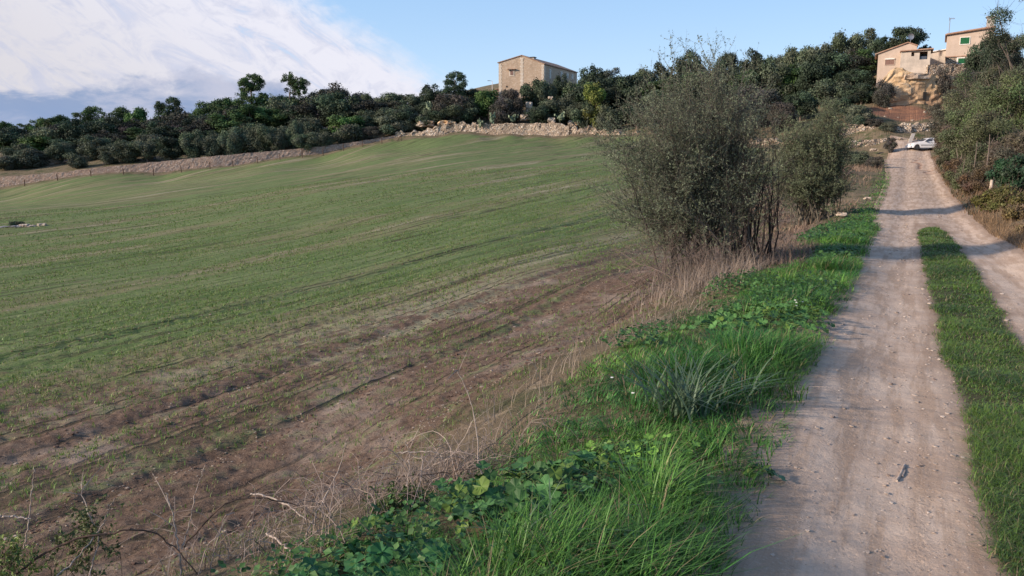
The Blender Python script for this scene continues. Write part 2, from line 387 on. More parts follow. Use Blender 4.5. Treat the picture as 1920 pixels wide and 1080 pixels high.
M['tile'] = m_noise('roof_tile', (0.30, 0.17, 0.12), (0.42, 0.28, 0.20), 2.5, 0.9, 0.3, 0.05, (0.26, 0.22, 0.19))
M['dark'] = m_plain('dark_interior', (0.02, 0.018, 0.018), 0.8)  # near-black colour standing for shade inside openings; also on the chimney cap
M['glass'] = m_plain('window_glass', (0.05, 0.055, 0.07), 0.12, 0, 0.8)
M['metal'] = m_plain('grey_metal', (0.35, 0.35, 0.37), 0.4, 0.6)
M['concrete'] = m_noise('concrete', (0.34, 0.31, 0.28), (0.46, 0.42, 0.38), 6, 0.9, 0.2, 0.01)
M['wood'] = m_noise('weathered_wood', (0.07, 0.045, 0.035), (0.15, 0.10, 0.075), 12, 0.9, 0.4, 0.01)
M['stick'] = m_noise('pale_stick', (0.30, 0.24, 0.20), (0.46, 0.39, 0.34), 20, 0.9, 0.4, 0.004)
M['paint'] = m_plain('white_paint', (0.72, 0.73, 0.76), 0.25)
M['rubber'] = m_plain('black_rubber', (0.02, 0.02, 0.02), 0.8)
M['trim'] = m_plain('dark_plastic', (0.04, 0.04, 0.045), 0.6)
M['lamp'] = m_plain('lamp_glass', (0.6, 0.5, 0.42), 0.15, 0, 0.8)
M['pebble'] = m_attr('pebble', 0.9, 0.0, 0.2, 30.0)
M['white'] = m_plain('white_petals', (0.75, 0.75, 0.7), 0.6)

def road_left(u):  return -.60 + .06 * (1 - smooth(u, 3, 5)) - 0.33 * smooth(u, 20, 36) - 1.0 * smooth(u, 55, 95) + 0.10 * (fbm(u * 1.3, u * 0 + 3.3, 5) - .5) + .12 * (fbm(u * .35, u * 0 + 8, 6) - .5)
def road_right(u): return 2.0 + 0.25 * smooth(u, 60, 95) + 0.25 * (fbm(u * .9, u * 0 + 1.3, 8) - .5)
def strip_l(u): return .47 - .06 * smooth(u, 3, 12) + 0.13 * (fbm(u * 1.7, u * 0 + 5, 15) - .5)
def strip_r(u): return 1.10 + 0.16 * (fbm(u * 1.4, u * 0 + 7, 17) - .5)
U_END = 27.0
def strip_mask(u, v):
    e = .5 * (1 - np.sqrt(np.clip((U_END - u) / 2.2, 0, 1)))
    w = strip_r(u) - strip_l(u)
    return smooth(v, strip_l(u) + e * w - .06, strip_l(u) + e * w + .06) * (1 - smooth(v, strip_r(u) - e * w - .06, strip_r(u) - e * w + .06)) * (u < U_END)
furrows = [(-3.55, .07, .16), (-5.35, .09, .17), (-7.15, .11, .20), (-8.95, .05, .2), (-12.3, .16, .26), (-14.1, .06, .25), (-19.5, .08, .3), (-26, .10, .35), (-27.8, .08, .3), (-41, .12, .5), (-57, .12, .6)]
def fwander(u, i): return 0.5 * (fbm(u * .05, u * 0 + i * 3.7, 31) - .5) + .15 * (fbm(u * .6, u * 0 + i, 33) - .5)
def detail(X, Y):
    """small relief of the soil on top of the smooth terrain"""
    v, u = VU(X, Y); r = np.sqrt(X * X + Y * Y)
    fld = smooth(-v, 2.4, 3.4) * (1 - smooth(Y, 135, 140))
    d = np.zeros_like(X)
    for i, (fv, dep, w) in enumerate(furrows):
        x = (v - fv - fwander(u, i)) / w
        br = .6 + .8 * fbm(u * 1.1, u * 0 + i, 40 + i)
        d -= .45 * dep * br * np.exp(-x * x) - dep * .07 * np.exp(-((np.abs(x) - 1.9) ** 2))
    d += .02 * (fbm(v * 3.0, u * .35, 51) - .5) + .03 * (fbm(X * 7, Y * 7, 52) - .5) * 2 * (1 - smooth(r, 15, 30))
    d += .12 * (fbm(X * .4, Y * .4, 53) - .5) * smooth(r, 8, 30)
    return d * fld + (1 - fld) * .05 * (fbm(X * 2, Y * 2, 54) - .5)

# ------------------------------------------------------------------ ground
def build_ground():
    az = np.radians(np.concatenate([np.linspace(-180, -50, 40, endpoint=False), np.linspace(-50, 50, 720), np.linspace(50, 180, 40)[1:]]))
    rr = np.concatenate([[0.05, .3, .7, 1.1, 1.5], np.geomspace(1.9, 260, 700), np.geomspace(275, 6000, 30)])
    A, R = np.meshgrid(az, rr)
    X = np.sin(A) * R; Y = np.cos(A) * R
    Z = hgt(X, Y) + detail(X, Y)
    v, u = VU(X, Y)
    onroad = smooth(v, road_left(u) - .22, road_left(u) - .02) * (1 - smooth(v, road_right(u) + .02, road_right(u) + .22)) * (u < 116) * (u > -12)
    Z -= onroad * .08
    n, k = X.shape
    idx = np.arange(n * k).reshape(n, k)
    Q = np.stack([idx[:-1, :-1], idx[:-1, 1:], idx[1:, 1:], idx[1:, :-1]], -1).reshape(-1, 4)[:, ::-1]
    # masks: R = crop field, G = cover of young crop, B = red soil of the hillside
    fy = np.interp(X, [e[0] for e in EDGE], [e[1] for e in EDGE]) + 1.2 * (fbm(X * .3, X * 0, 60) - .5)
    field = smooth(-v, 2.6, 3.6) * (1 - smooth(Y, fy - 1.5, fy + .5)) * (1 - smooth(X, 38, 41))
    green = .30 + .70 * smooth(-v + 2.2 * (fbm(v * .3, u * .06, 62) - .5) * 2, 3.2, 14.5) * (.62 + .38 * smooth(R, 6, 26))
    green *= .5 + .85 * fbm(v * .22, u * .03, 61)
    green = np.maximum(green, .85 * smooth(Y, 40, 110)); green = np.maximum(green, .8 * smooth(-v, 9, 22) * smooth(fbm(v * .13, u * .02, 64), .2, .45))
    # red earth on the slope under the cliff
    c = gpt(1690, 115); red = np.exp(-(((X - c[0]) / 5.5) ** 2 + ((Y - 115.5) / 4.5) ** 2))
    bare = np.maximum(red, 0)
    mb = MB(); mb.add(np.stack([X, Y, Z], -1).reshape(-1, 3), Q, col=np.stack([field, np.clip(green, 0, 1), bare], -1).reshape(-1, 3))
    m, t, b = newmat('ground')
    a = nd(t, 'ShaderNodeAttribute', attribute_name='Col'); sp = nd(t, 'ShaderNodeSeparateColor'); t.links.new(a.outputs['Color'], sp.inputs[0])
    co = coords(t); s3 = nd(t, 'ShaderNodeSeparateXYZ'); t.links.new(co, s3.inputs[0])
    vv = mth(t, 'MULTIPLY', mth(t, 'SUBTRACT', s3.outputs[0], mth(t, 'MULTIPLY', s3.outputs[1], S)), CF)
    uu = mth(t, 'MULTIPLY', mth(t, 'ADD', mth(t, 'MULTIPLY', s3.outputs[0], S), s3.outputs[1]), CF)
    rowv = combine(t, mth(t, 'MULTIPLY', vv, 2.6), mth(t, 'MULTIPLY', uu, 0.11))
    rows = tnoise(t, rowv, 1.0, 6, 0.6, 0.2)
    broadv = combine(t, mth(t, 'MULTIPLY', vv, 0.33), mth(t, 'MULTIPLY', uu, 0.028), 4.0)
    broad = tnoise(t, broadv, 1.0, 6, 0.62, 0.5)
    clod = tnoise(t, co, 9.0, 8, 0.72); fine = tnoise(t, co, 38.0, 5, 0.7)
    soil = mixc(t, ramp01(t, clod, 0.32, 0.68), (0.112, 0.074, 0.054), (0.205, 0.145, 0.108))
    soil = mixc(t, ramp01(t, tnoise(t, co, 0.8, 5, 0.65), 0.48, 0.72), soil, (0.29, 0.235, 0.195))
    soil = mixc(t, ramp01(t, fine, 0.62, 0.74), soil, (0.40, 0.33, 0.27))
    crop = mixc(t, ramp01(t, rows, 0.35, 0.65), (0.100, 0.160, 0.050), (0.155, 0.205, 0.085))
    crop = mixc(t, ramp01(t, broad, 0.46, 0.60), crop, (0.19, 0.185, 0.095))
    crop = mixc(t, mth(t, 'MULTIPLY', ramp01(t, mth(t, 'ADD', broad, mth(t, 'MULTIPLY', mth(t, 'SUBTRACT', rows, 0.5), 0.25)), 0.56, 0.68), 0.6), crop, (0.36, 0.335, 0.24))
    crop = mixc(t, mth(t, 'MULTIPLY', ramp01(t, rows, 0.60, 0.72), 0.6), crop, (0.24, 0.22, 0.13))
    crop = mixc(t, mth(t, 'MULTIPLY', ramp01(t, tnoise(t, co, 2.2, 7, 0.7), 0.52, 0.68), 0.45), crop, (0.15, 0.115, 0.07))
    cov = mth(t, 'ADD', mth(t, 'MULTIPLY', sp.outputs[1], 1.25), mth(t, 'MULTIPLY', mth(t, 'SUBTRACT', tnoise(t, co, 3.2, 8, 0.75), 0.5), 1.5))
    cov = mth(t, 'ADD', cov, mth(t, 'MULTIPLY', mth(t, 'SUBTRACT', rows, 0.5), 1.3))
    frow = tnoise(t, combine(t, mth(t, 'MULTIPLY', vv, 5.5), mth(t, 'MULTIPLY', uu, 0.30), 7.0), 1.0, 5, 0.7)
    crop = mixc(t, mth(t, 'MULTIPLY', ramp01(t, frow, 0.52, 0.68), 0.55), crop, (0.26, 0.235, 0.15))
    crop = mixc(t, mth(t, 'MULTIPLY', ramp01(t, frow, 0.46, 0.32), 0.5), crop, (0.075, 0.085, 0.04))
    spk = tnoise(t, co, 5.5, 4, 0.75)
    crop = mixc(t, mth(t, 'MULTIPLY', ramp01(t, spk, 0.55, 0.70), 0.45), crop, (0.28, 0.25, 0.18))
    crop = mixc(t, mth(t, 'MULTIPLY', ramp01(t, spk, 0.42, 0.28), 0.5), crop, (0.06, 0.09, 0.03))
    def lines(sv, su, w, z):
        n_ = tnoise(t, combine(t, mth(t, 'MULTIPLY', vv, sv), mth(t, 'MULTIPLY', uu, su), z), 1.0, 1, 0.4)
        return mth(t, 'SUBTRACT', 1.0, ramp01(t, mth(t, 'ABSOLUTE', mth(t, 'SUBTRACT', n_, 0.5)), w * .3, w))
    brk = ramp01(t, tnoise(t, combine(t, mth(t, 'MULTIPLY', vv, 1.2), mth(t, 'MULTIPLY', uu, 0.25), 2.0), 1.0, 4, 0.6), 0.38, 0.56)
    ln = mth(t, 'MULTIPLY', mth(t, 'MAXIMUM', lines(0.55, 0.010, 0.016, 1.0), mth(t, 'MULTIPLY', lines(1.5, 0.016, 0.030, 5.0), 0.7)), brk)
    fieldc = mixc(t, ramp01(t, cov, 0.34, 0.72), soil, crop)
    fieldc = mixc(t, mth(t, 'MULTIPLY', ln, 0.75), fieldc, (0.055, 0.048, 0.030))
    wild = mixc(t, ramp01(t, tnoise(t, co, 0.7, 8, 0.7), 0.36, 0.54), (0.06, 0.075, 0.032), (0.17, 0.135, 0.09))
    wild = mixc(t, ramp01(t, tnoise(t, co, 2.3, 6, 0.7), 0.56, 0.68), wild, (0.30, 0.245, 0.18))
    redc = mixc(t, ramp01(t, tnoise(t, co, 0.9, 6, 0.7), 0.4, 0.65), (0.19, 0.105, 0.075), (0.30, 0.155, 0.095))
    wild = mixc(t, ramp01(t, mth(t, 'ADD', sp.outputs[2], mth(t, 'MULTIPLY', mth(t, 'SUBTRACT', clod, 0.5), 0.5)), 0.35, 0.6), wild, redc)
    fin = mixc(t, sp.outputs[0], wild, fieldc)
    t.links.new(fin, b.inputs['Base Color']); b.inputs['Roughness'].default_value = 0.95; b.inputs['Specular IOR Level'].default_value = 0.1
    h = mth(t, 'ADD', mth(t, 'MULTIPLY', clod, 1.0), mth(t, 'MULTIPLY', fine, 0.35)); h = mth(t, 'ADD', h, mth(t, 'MULTIPLY', rows, 0.8)); h = mth(t, 'SUBTRACT', h, mth(t, 'MULTIPLY', ln, 0.8))
    bump(t, b, h, 0.8, 0.07)
    o = put(mb, 'ground', m, sm=True); tag(o, kind='structure')
    return o
build_ground()

def road_z(X, Y, u, v):
    """surface of the dirt track"""
    w = lambda c, s: np.exp(-((v - c) / s) ** 2)
    z = -.035 * w(-.05, .33) - .035 * w(1.6, .3) + .02 * w(.72, .3)
    z = z + .02 * (fbm(X * 3, Y * 3, 71) - .5) + .008 * (fbm(X * 14, Y * 14, 72) - .5)
    # fine tyre tread prints along the right side of the near wheel track
    tr = w(.17, .055) * smooth(u, 1.5, 2.6) * (1 - smooth(u, 4.2, 6.5))
    z = z + .007 * tr * np.sin((u * 1.0 + (v - .17) * .9) * 2 * PI / .045)
    tr2 = w(-.17, .07) * smooth(u, 2.5, 4) * (1 - smooth(u, 7, 11)) + .7 * w(.02, .03) * (u < 9)
    z = z + .007 * tr2 * np.sin((u - (v + .17)) * 2 * PI / .06)
    # washed-out gully near the top
    return z
def build_road():
    us = np.concatenate([np.linspace(-11, 1.5, 60, endpoint=False), 1.5 + np.cumsum(np.geomspace(.011, .30, 1000)), np.arange(88.5, 115.5, .3)])
    us = us[us < 115.5]
    vs = np.linspace(0, 1, 230)
    U, Tt = np.meshgrid(us, vs, indexing='ij')
    L0, R0 = road_left(U), road_right(U); L, Rr = L0 - .32, R0 + .3
    V = L + (Rr - L) * Tt
    X, Y = XYuv(U, V)
    gul = np.exp(-((V - (1.0 + 1.3 * (fbm(U * .22, U * 0, 73) - .5) * 2 + .35 * (U > 88))) / (.10 + .16 * fbm(U * .7, U * 0, 74))) ** 2) * smooth(U, 64, 70) * (1 - smooth(U, 98, 103)) * .055
    edge = np.minimum(Tt, 1 - Tt)
    Z = hgt(X, Y) + .012 + road_z(X, Y, U, V) - gul - .07 * (1 - smooth(edge, 0, .035))
    n, k = X.shape; idx = np.arange(n * k).reshape(n, k)
    Q = np.stack([idx[:-1, :-1], idx[:-1, 1:], idx[1:, 1:], idx[1:, :-1]], -1).reshape(-1, 4)
    sm = strip_mask(U, V)
    ed = np.clip(smooth(V, strip_l(U) - .22, strip_l(U)) * (1 - smooth(V, strip_r(U), strip_r(U) + .2)) * (U < U_END + 2) + (1 - smooth(np.minimum(V - L0, R0 - V), -.05, .2)), 0, 1)
    g = gul / .055
    mb = MB(); mb.add(np.stack([X, Y, Z], -1).reshape(-1, 3), Q, col=np.stack([sm, ed, g], -1).reshape(-1, 3))
    m, t, b = newmat('dirt_track')
    a = nd(t, 'ShaderNodeAttribute', attribute_name='Col'); sp = nd(t, 'ShaderNodeSeparateColor'); t.links.new(a.outputs['Color'], sp.inputs[0])
    co = coords(t); s3 = nd(t, 'ShaderNodeSeparateXYZ'); t.links.new(co, s3.inputs[0])
    vv = mth(t, 'MULTIPLY', mth(t, 'SUBTRACT', s3.outputs[0], mth(t, 'MULTIPLY', s3.outputs[1], S)), CF)
    uu = mth(t, 'MULTIPLY', mth(t, 'ADD', mth(t, 'MULTIPLY', s3.outputs[0], S), s3.outputs[1]), CF)
    lane = tnoise(t, combine(t, mth(t, 'MULTIPLY', vv, 6), mth(t, 'MULTIPLY', uu, 0.5)), 1, 6, 0.65)
    big = tnoise(t, co, 1.3, 6, 0.65); grit = tnoise(t, co, 60, 6, 0.75); grit2 = tnoise(t, co, 22, 5, 0.7)
    c = mixc(t, ramp01(t, big, 0.36, 0.64), (0.45, 0.34, 0.265), (0.57, 0.455, 0.365))
    c = mixc(t, mth(t, 'MULTIPLY', ramp01(t, lane, 0.44, 0.60), 0.8), c, (0.36, 0.26, 0.19))
    c = mixc(t, mth(t, 'MULTIPLY', ramp01(t, grit, 0.50, 0.70), 0.6), c, (0.56, 0.47, 0.40))
    c = mixc(t, mth(t, 'MULTIPLY', ramp01(t, grit2, 0.58, 0.72), 0.55), c, (0.29, 0.215, 0.17))
    c = mixc(t, mth(t, 'MULTIPLY', sp.outputs[1], 0.55), c, (0.22, 0.155, 0.115))
    c = mixc(t, mth(t, 'MULTIPLY', sp.outputs[2], 0.7), c, (0.24, 0.13, 0.09))
    c = mixc(t, sp.outputs[0], c, (0.07, 0.07, 0.035))
    t.links.new(c, b.inputs['Base Color']); b.inputs['Roughness'].default_value = 0.95; b.inputs['Specular IOR Level'].default_value = 0.1
    h = mth(t, 'ADD', grit, mth(t, 'MULTIPLY', grit2, 1.3)); bump(t, b, h, 0.6, 0.012)
    o = put(mb, 'dirt_track', m, sm=True); tag(o, kind='structure')
build_road()

# ------------------------------------------------------------------ grass, verge and field cover
def lin(c): return np.array(c, float)
def scatter_uv(u0, u1, v0, v1, dens, rng):
    n = int((u1 - u0) * (v1 - v0) * dens)
    return rng.uniform(u0, u1, n), rng.uniform(v0, v1, n)
def verge_left(u): return -2.25 - .22 * np.exp(-((u - 7) / 3.0) ** 2) + .5 * (fbm(u * .45, u * 0 + 2, 81) - .5) * 2 - .15 * smooth(u, 12, 20)
MALLOW = [[(1000, 3.5, .33, .24), (890, 3.55, .22, .22), (1110, 3.75, .24, .20), (940, 3.25, .22, .16)],
          [(720, 2.85, .22, .12), (630, 2.85, .18, .08), (800, 2.8, .18, .10)], [(705, 3.3, .11, .12)],
          [(1430, 7.7, .6, .24), (1490, 8.1, .45, .2), (1360, 7.4, .4, .2)], [(1240, 4.15, .24, .12), (1150, 4.2, .2, .12)], [(1435, 3.9, .10, .05)]]
MSPOT = [(gpt(p[0], p[1]), p[2]) for g in MALLOW[:4] for p in g]
def mallow_thin(u, v):
    X, Y = XYuv(u, v); d = np.ones(len(u)); h = np.ones(len(u))
    for (c, r) in MSPOT:
        k = np.exp(-(((X - c[0]) ** 2 + (Y - c[1] + .25 * r) ** 2) / (r * 1.15) ** 2) ** 2)
        d *= 1 - .88 * k; h *= 1 - .5 * k
    for (px, Y0) in ((1285, 4.85),):
        c = gpt(px, Y0); k = np.exp(-(((X - c[0]) ** 2 + (Y - c[1] + .12) ** 2) / .35 ** 2)); h *= 1 - .6 * k
    return d, h
def build_verge():
    rng = np.random.RandomState(3); mb = MB()
    for (u0, u1, dens, wd) in ((-1.5, 4, 4600, .0058), (4, 8, 3400, .0072), (8, 15, 1700, .009), (15, 26, 900, .013), (26, 36, 420, .02), (36, 60, 130, .03), (60, 96, 60, .04)):
        u, v = scatter_uv(u0, u1, -3.4, .2, dens, rng)
        vl, rl = verge_left(u), road_left(u)
        gapm = 1 - smooth(u, 26, 29) * (1 - smooth(u, 60, 90)) * .5
        dens_f = smooth(v, vl - .25, vl + .3) * (1 - smooth(v + .18 * (fbm(u * 3.1, v * 3.1, 87) - .5), rl - .04, rl + .12)) * (.45 + .55 * smooth(fbm(u * 2.2, v * 2.2, 83), .3, .5)) * gapm
        sh = np.exp(-((u - 14.4) / 2.2) ** 2) * (v < -1.2)
        dens_f = dens_f * (1 - .85 * sh) * mallow_thin(u, v)[0]
        k = rng.rand(len(u)) < dens_f; u, v, vl, rl = u[k], v[k], vl[k], rl[k]
        X, Y = XYuv(u, v); n = len(u)
        tall = smooth(fbm(u * .9, v * .9, 84), .35, .65)
        mid = np.exp(-((v - (-1.08 + .12 * (1 - smooth(u, 4, 7)))) / .58) ** 2)
        H = (.035 + .13 * tall * mid + .05 * mid) * mallow_thin(u, v)[1] * rng.uniform(.6, 1.35, n) * (1 + .35 * smooth(-u, -9, -3)) 
        H *= np.where(u > 28, .75, 1)
        ang = rng.uniform(0, 2 * PI, n)
        cs = .16 * (1 + u * .03); ci = np.floor(X / cs); cj = np.floor(Y / cs)
        ox = (ci + .5 + .6 * (vnoise(ci * 1.7, cj * 1.3, 5) - .5)) * cs; oy = (cj + .5 + .6 * (vnoise(cj * 1.9, ci * 1.1, 6) - .5)) * cs
        hc = .55 + .9 * vnoise(ci * .83 + .4, cj * .77 + .3, 7); H = H * hc
        D = np.stack([(X - ox) / cs * 2.6 + np.cos(ang) * .6 + .25, (Y - oy) / cs * 2.6 + np.sin(ang) * .6 - .1], -1); D /= np.linalg.norm(D, axis=1, keepdims=True) + 1e-6
        L = H * rng.uniform(.25, 1.5, n)
        B = np.stack([X, Y, hgt(X, Y) + detail(X, Y) - .01], -1)
        hue = rng.rand(n, 1); patch = smooth(fbm(u * .8, v * .8, 86), .35, .65)[:, None]
        col = lin((.050, .160, .034)) * (1 - patch) + lin((.110, .250, .044)) * patch
        col = col * (.5 + .9 * hue) * (.7 + .6 * vnoise(ci * .7, cj * .7, 9))[:, None]
        dryb = rng.rand(n, 1) < .09 + .15 * (1 - smooth(v, vl, vl + .35))[:, None]
        col = np.where(dryb, lin((.30, .25, .14)) * (.6 + .6 * hue), col)
        blades(mb, B, D, H, wd * rng.uniform(.6, 1.4, n), L, col)
    tag(put(mb, 'grass', M['grass']), kind='stuff', label='lush green grass on the verge left of the dirt track', cat='grass')
    # clovers and small round leaves between the blades
    mb = MB()
    for (u0, u1, dens, sz) in ((-1.5, 6, 900, .014), (6, 14, 700, .02), (14, 34, 260, .034)):
        u, v = scatter_uv(u0, u1, -2.6, -.45, dens, rng)
        k = (fbm(u * .7, v * .9, 88) > np.where(u < 8, .57, .52)) & (v > verge_left(u)) & (v < road_left(u) - .1) & ~((np.abs(u - 14.4) < 2) & (v < -1.3)); u, v = u[k], v[k]; n = len(u)
        X, Y = XYuv(u, v)
        C = np.stack([X, Y, hgt(X, Y) + rng.uniform(.05, .17, n)], -1)
        cards(mb, C, np.stack([rng.normal(0, .45, n), rng.normal(-.2, .45, n), np.ones(n)], -1), sz * rng.uniform(.6, 1.4, n), .85, lin((.062, .142, .040)) * rng.uniform(.5, 1.5, (n, 1)), rng, .15)
    tag(put(mb, 'ground_cover_leaves', M['grass']), kind='stuff', label='small round green leaves growing through the verge grass', cat='ground cover')
    # grass down the middle of the track
    mb = MB()
    for (u0, u1, dens, wd) in ((1.5, 6, 13000, .004), (6, 10, 7500, .006), (10, 17, 3600, .009), (17, U_END, 1500, .014)):
        u, v = scatter_uv(u0, u1, .1, 1.5, dens, rng)
        sm = strip_mask(u, v)
        k = rng.rand(len(u)) < sm * (.35 + .65 * smooth(fbm(u * 3, v * 3, 91), .3, .5)); u, v = u[k], v[k]; n = len(u)
        X, Y = XYuv(u, v)
        H = (.022 + .04 * smooth(fbm(u * 2, v * 2, 92), .3, .7)) * rng.uniform(.5, 1.5, n) * (1 + .5 * smooth(u, 10, 20))
        ang = rng.uniform(0, 2 * PI, n); D = np.stack([np.cos(ang), np.sin(ang)], -1)
        B = np.stack([X, Y, hgt(X, Y) + road_z(X, Y, u, v) + .008], -1)
        hue = rng.rand(n, 1); patch = smooth(fbm(u * 1.2, v * 1.6, 93), .35, .65)[:, None]
        col = (lin((.075, .140, .034)) * (1 - patch) + lin((.12, .21, .04)) * patch) * (.6 + .8 * hue)
        col = np.where(rng.rand(n, 1) < .13, lin((.27, .22, .13)) * (.6 + .6 * hue), col)
        blades(mb, B, D, H, wd * rng.uniform(.6, 1.5, n), H * rng.uniform(.4, 2.2, n), col, 2)
    tag(put(mb, 'short_grass', M['grass']), kind='stuff', label='short trodden grass strip between the two wheel tracks', cat='grass')
    # young crop and weeds in the field
    mb = MB()
    for (r0, r1, dens, wd, hs) in ((3.2, 7, 620, .005, 1), (7, 13, 420, .008, 1.1), (13, 24, 190, .012, 1.2), (24, 45, 95, .018, 1.3), (45, 80, 22, .035, 1.6)):
        a = rng.uniform(-.62, .32, int(.94 * (r1 * r1 - r0 * r0) / 2 * dens)); r = np.sqrt(rng.uniform(r0 * r0, r1 * r1, len(a)))
        X, Y = r * np.sin(a), r * np.cos(a); v, u = VU(X, Y)
        rowf = .5 + .5 * np.cos(2 * PI * v / .17 + 2 * fbm(u * .3, v * .3, 95))
        cov = (.2 + .8 * smooth(fbm(v * .8, u * .25, 96), .34, .56)) * (.45 + .55 * smooth(-v, 3.0, 9)) * (.55 + .45 * smooth(fbm(X * 2.5, Y * 2.5, 97), .35, .6))
        for fv in (-3.55, -5.35, -7.15, -12.3): cov = cov * (1 - .8 * np.exp(-((v - fv) / .22) ** 2))
        k = (rng.rand(len(u)) < cov * (.25 + .75 * rowf)) & (v < -2.9)
        X, Y, u, v = X[k], Y[k], u[k], v[k]; n0 = len(X)
        X = np.repeat(X, 3) + rng.normal(0, .012, n0 * 3); Y = np.repeat(Y, 3) + rng.normal(0, .012, n0 * 3); n = n0 * 3
        H = rng.uniform(.025, .07, n) * hs
        ang = rng.uniform(0, 2 * PI, n); D = np.stack([np.cos(ang), np.sin(ang)], -1)
        B = np.stack([X, Y, hgt(X, Y) + detail(X, Y) - .005], -1)
        hue = rng.rand(n, 1)
        col = lin((.13, .21, .05)) * (.6 + .8 * hue)
        col = np.where(rng.rand(n, 1) < .15, lin((.22, .19, .09)), col)
        blades(mb, B, D, H, wd * rng.uniform(.6, 1.4, n), H * rng.uniform(.2, 1.2, n), col, 2)
    tag(put(mb, 'crop_seedlings', M['grass']), kind='stuff', label='sparse young crop sprouting in rows over brown soil', cat='crop')
build_verge()

ROCKV = None
def rocks(mb, C, Sz, col, rng, flat=.6):
    """small angular stones: jittered octahedra"""
    n = len(C)
    base = np.array([(1, 0, 0), (0, 1, 0), (-1, 0, 0), (0, -1, 0), (.6, .6, .7), (-.6, .6, .7), (-.6, -.6, .7), (.6, -.6, .7)], float)
    V = base[None] * rng.uniform(.65, 1.35, (n, 8, 3)); V[..., 2] *= flat
    a = rng.uniform(0, 2 * PI, n); c, s = np.cos(a)[:, None], np.sin(a)[:, None]
    V = np.stack([V[..., 0] * c - V[..., 1] * s, V[..., 0] * s + V[..., 1] * c, V[..., 2]], -1) * np.asarray(Sz).reshape(-1, 1, 1) + C[:, None]
    T = np.array([(0, 1, 4), (1, 5, 4), (1, 2, 5), (2, 6, 5), (2, 3, 6), (3, 7, 6), (3, 0, 7), (0, 4, 7), (4, 5, 6), (4, 6, 7)])
    mb.add(V.reshape(-1, 3), T=(T[None] + np.arange(n)[:, None, None] * 8).reshape(-1, 3), col=np.repeat(np.broadcast_to(col, (n, 3)), 8, 0))
def build_gravel():
    rng = np.random.RandomState(5); mb = MB()
    for (u0, u1, dens, s0) in ((1.5, 5, 650, .0030), (5, 10, 260, .0045), (10, 20, 60, .007), (20, 45, 12, .013), (45, 110, 2, .025)):
        u, v = scatter_uv(u0, u1, -.6, 2.2, dens, rng)
        e = np.minimum(v - road_left(u), road_right(u) - v)
        w = .3 + .7 * np.exp(-((v - .15) / .18) ** 2) + .5 * np.exp(-((v - .38) / .1) ** 2)
        k = (e > .02) & (strip_mask(u, v) < .4) & (rng.rand(len(u)) < w); u, v = u[k], v[k]; n = len(u)
        X, Y = XYuv(u, v); Z = hgt(X, Y) + .012 + road_z(X, Y, u, v)
        g = rng.rand(n, 1)
        rocks(mb, np.stack([X, Y, Z], -1), s0 * np.minimum(rng.lognormal(0, .7, n), 4), lin((.26, .20, .165)) * (1 - g) + lin((.52, .45, .39)) * g, rng)
    tag(put(mb, 'gravel', M['pebble']), kind='stuff', label='loose pale gravel scattered over the dirt track', cat='gravel')
    mb = MB()
    for (r0, r1, dens, s0) in ((3.2, 8, 360, .0035), (8, 20, 50, .006), (20, 40, 3, .012)):
        a = rng.uniform(-.62, .32, int(.94 * (r1 * r1 - r0 * r0) / 2 * dens)); r = np.sqrt(rng.uniform(r0 * r0, r1 * r1, len(a)))
        X, Y = r * np.sin(a), r * np.cos(a); v, u = VU(X, Y); k = v < -2.7; X, Y, v, u = X[k], Y[k], v[k], u[k]; n = len(X)
        nearf = np.minimum.reduce([np.abs(v - f) for f in (-3.55, -5.35, -7.15, -12.3)])
        g = rng.rand(n, 1)
        rocks(mb, np.stack([X, Y, hgt(X, Y) + detail(X, Y)], -1), s0 * np.minimum(rng.lognormal(0, .5, n), 2.2) * (1 + 1.3 * np.exp(-(nearf / .3) ** 2)), np.where(g > .25, lin((.11, .068, .05)) * (.6 + g), lin((.38, .31, .25))), rng, .75)
    tag(put(mb, 'soil_clods', M['pebble']), kind='stuff', label='crumbled earth clods and pebbles on the ploughed field', cat='soil')
build_gravel()

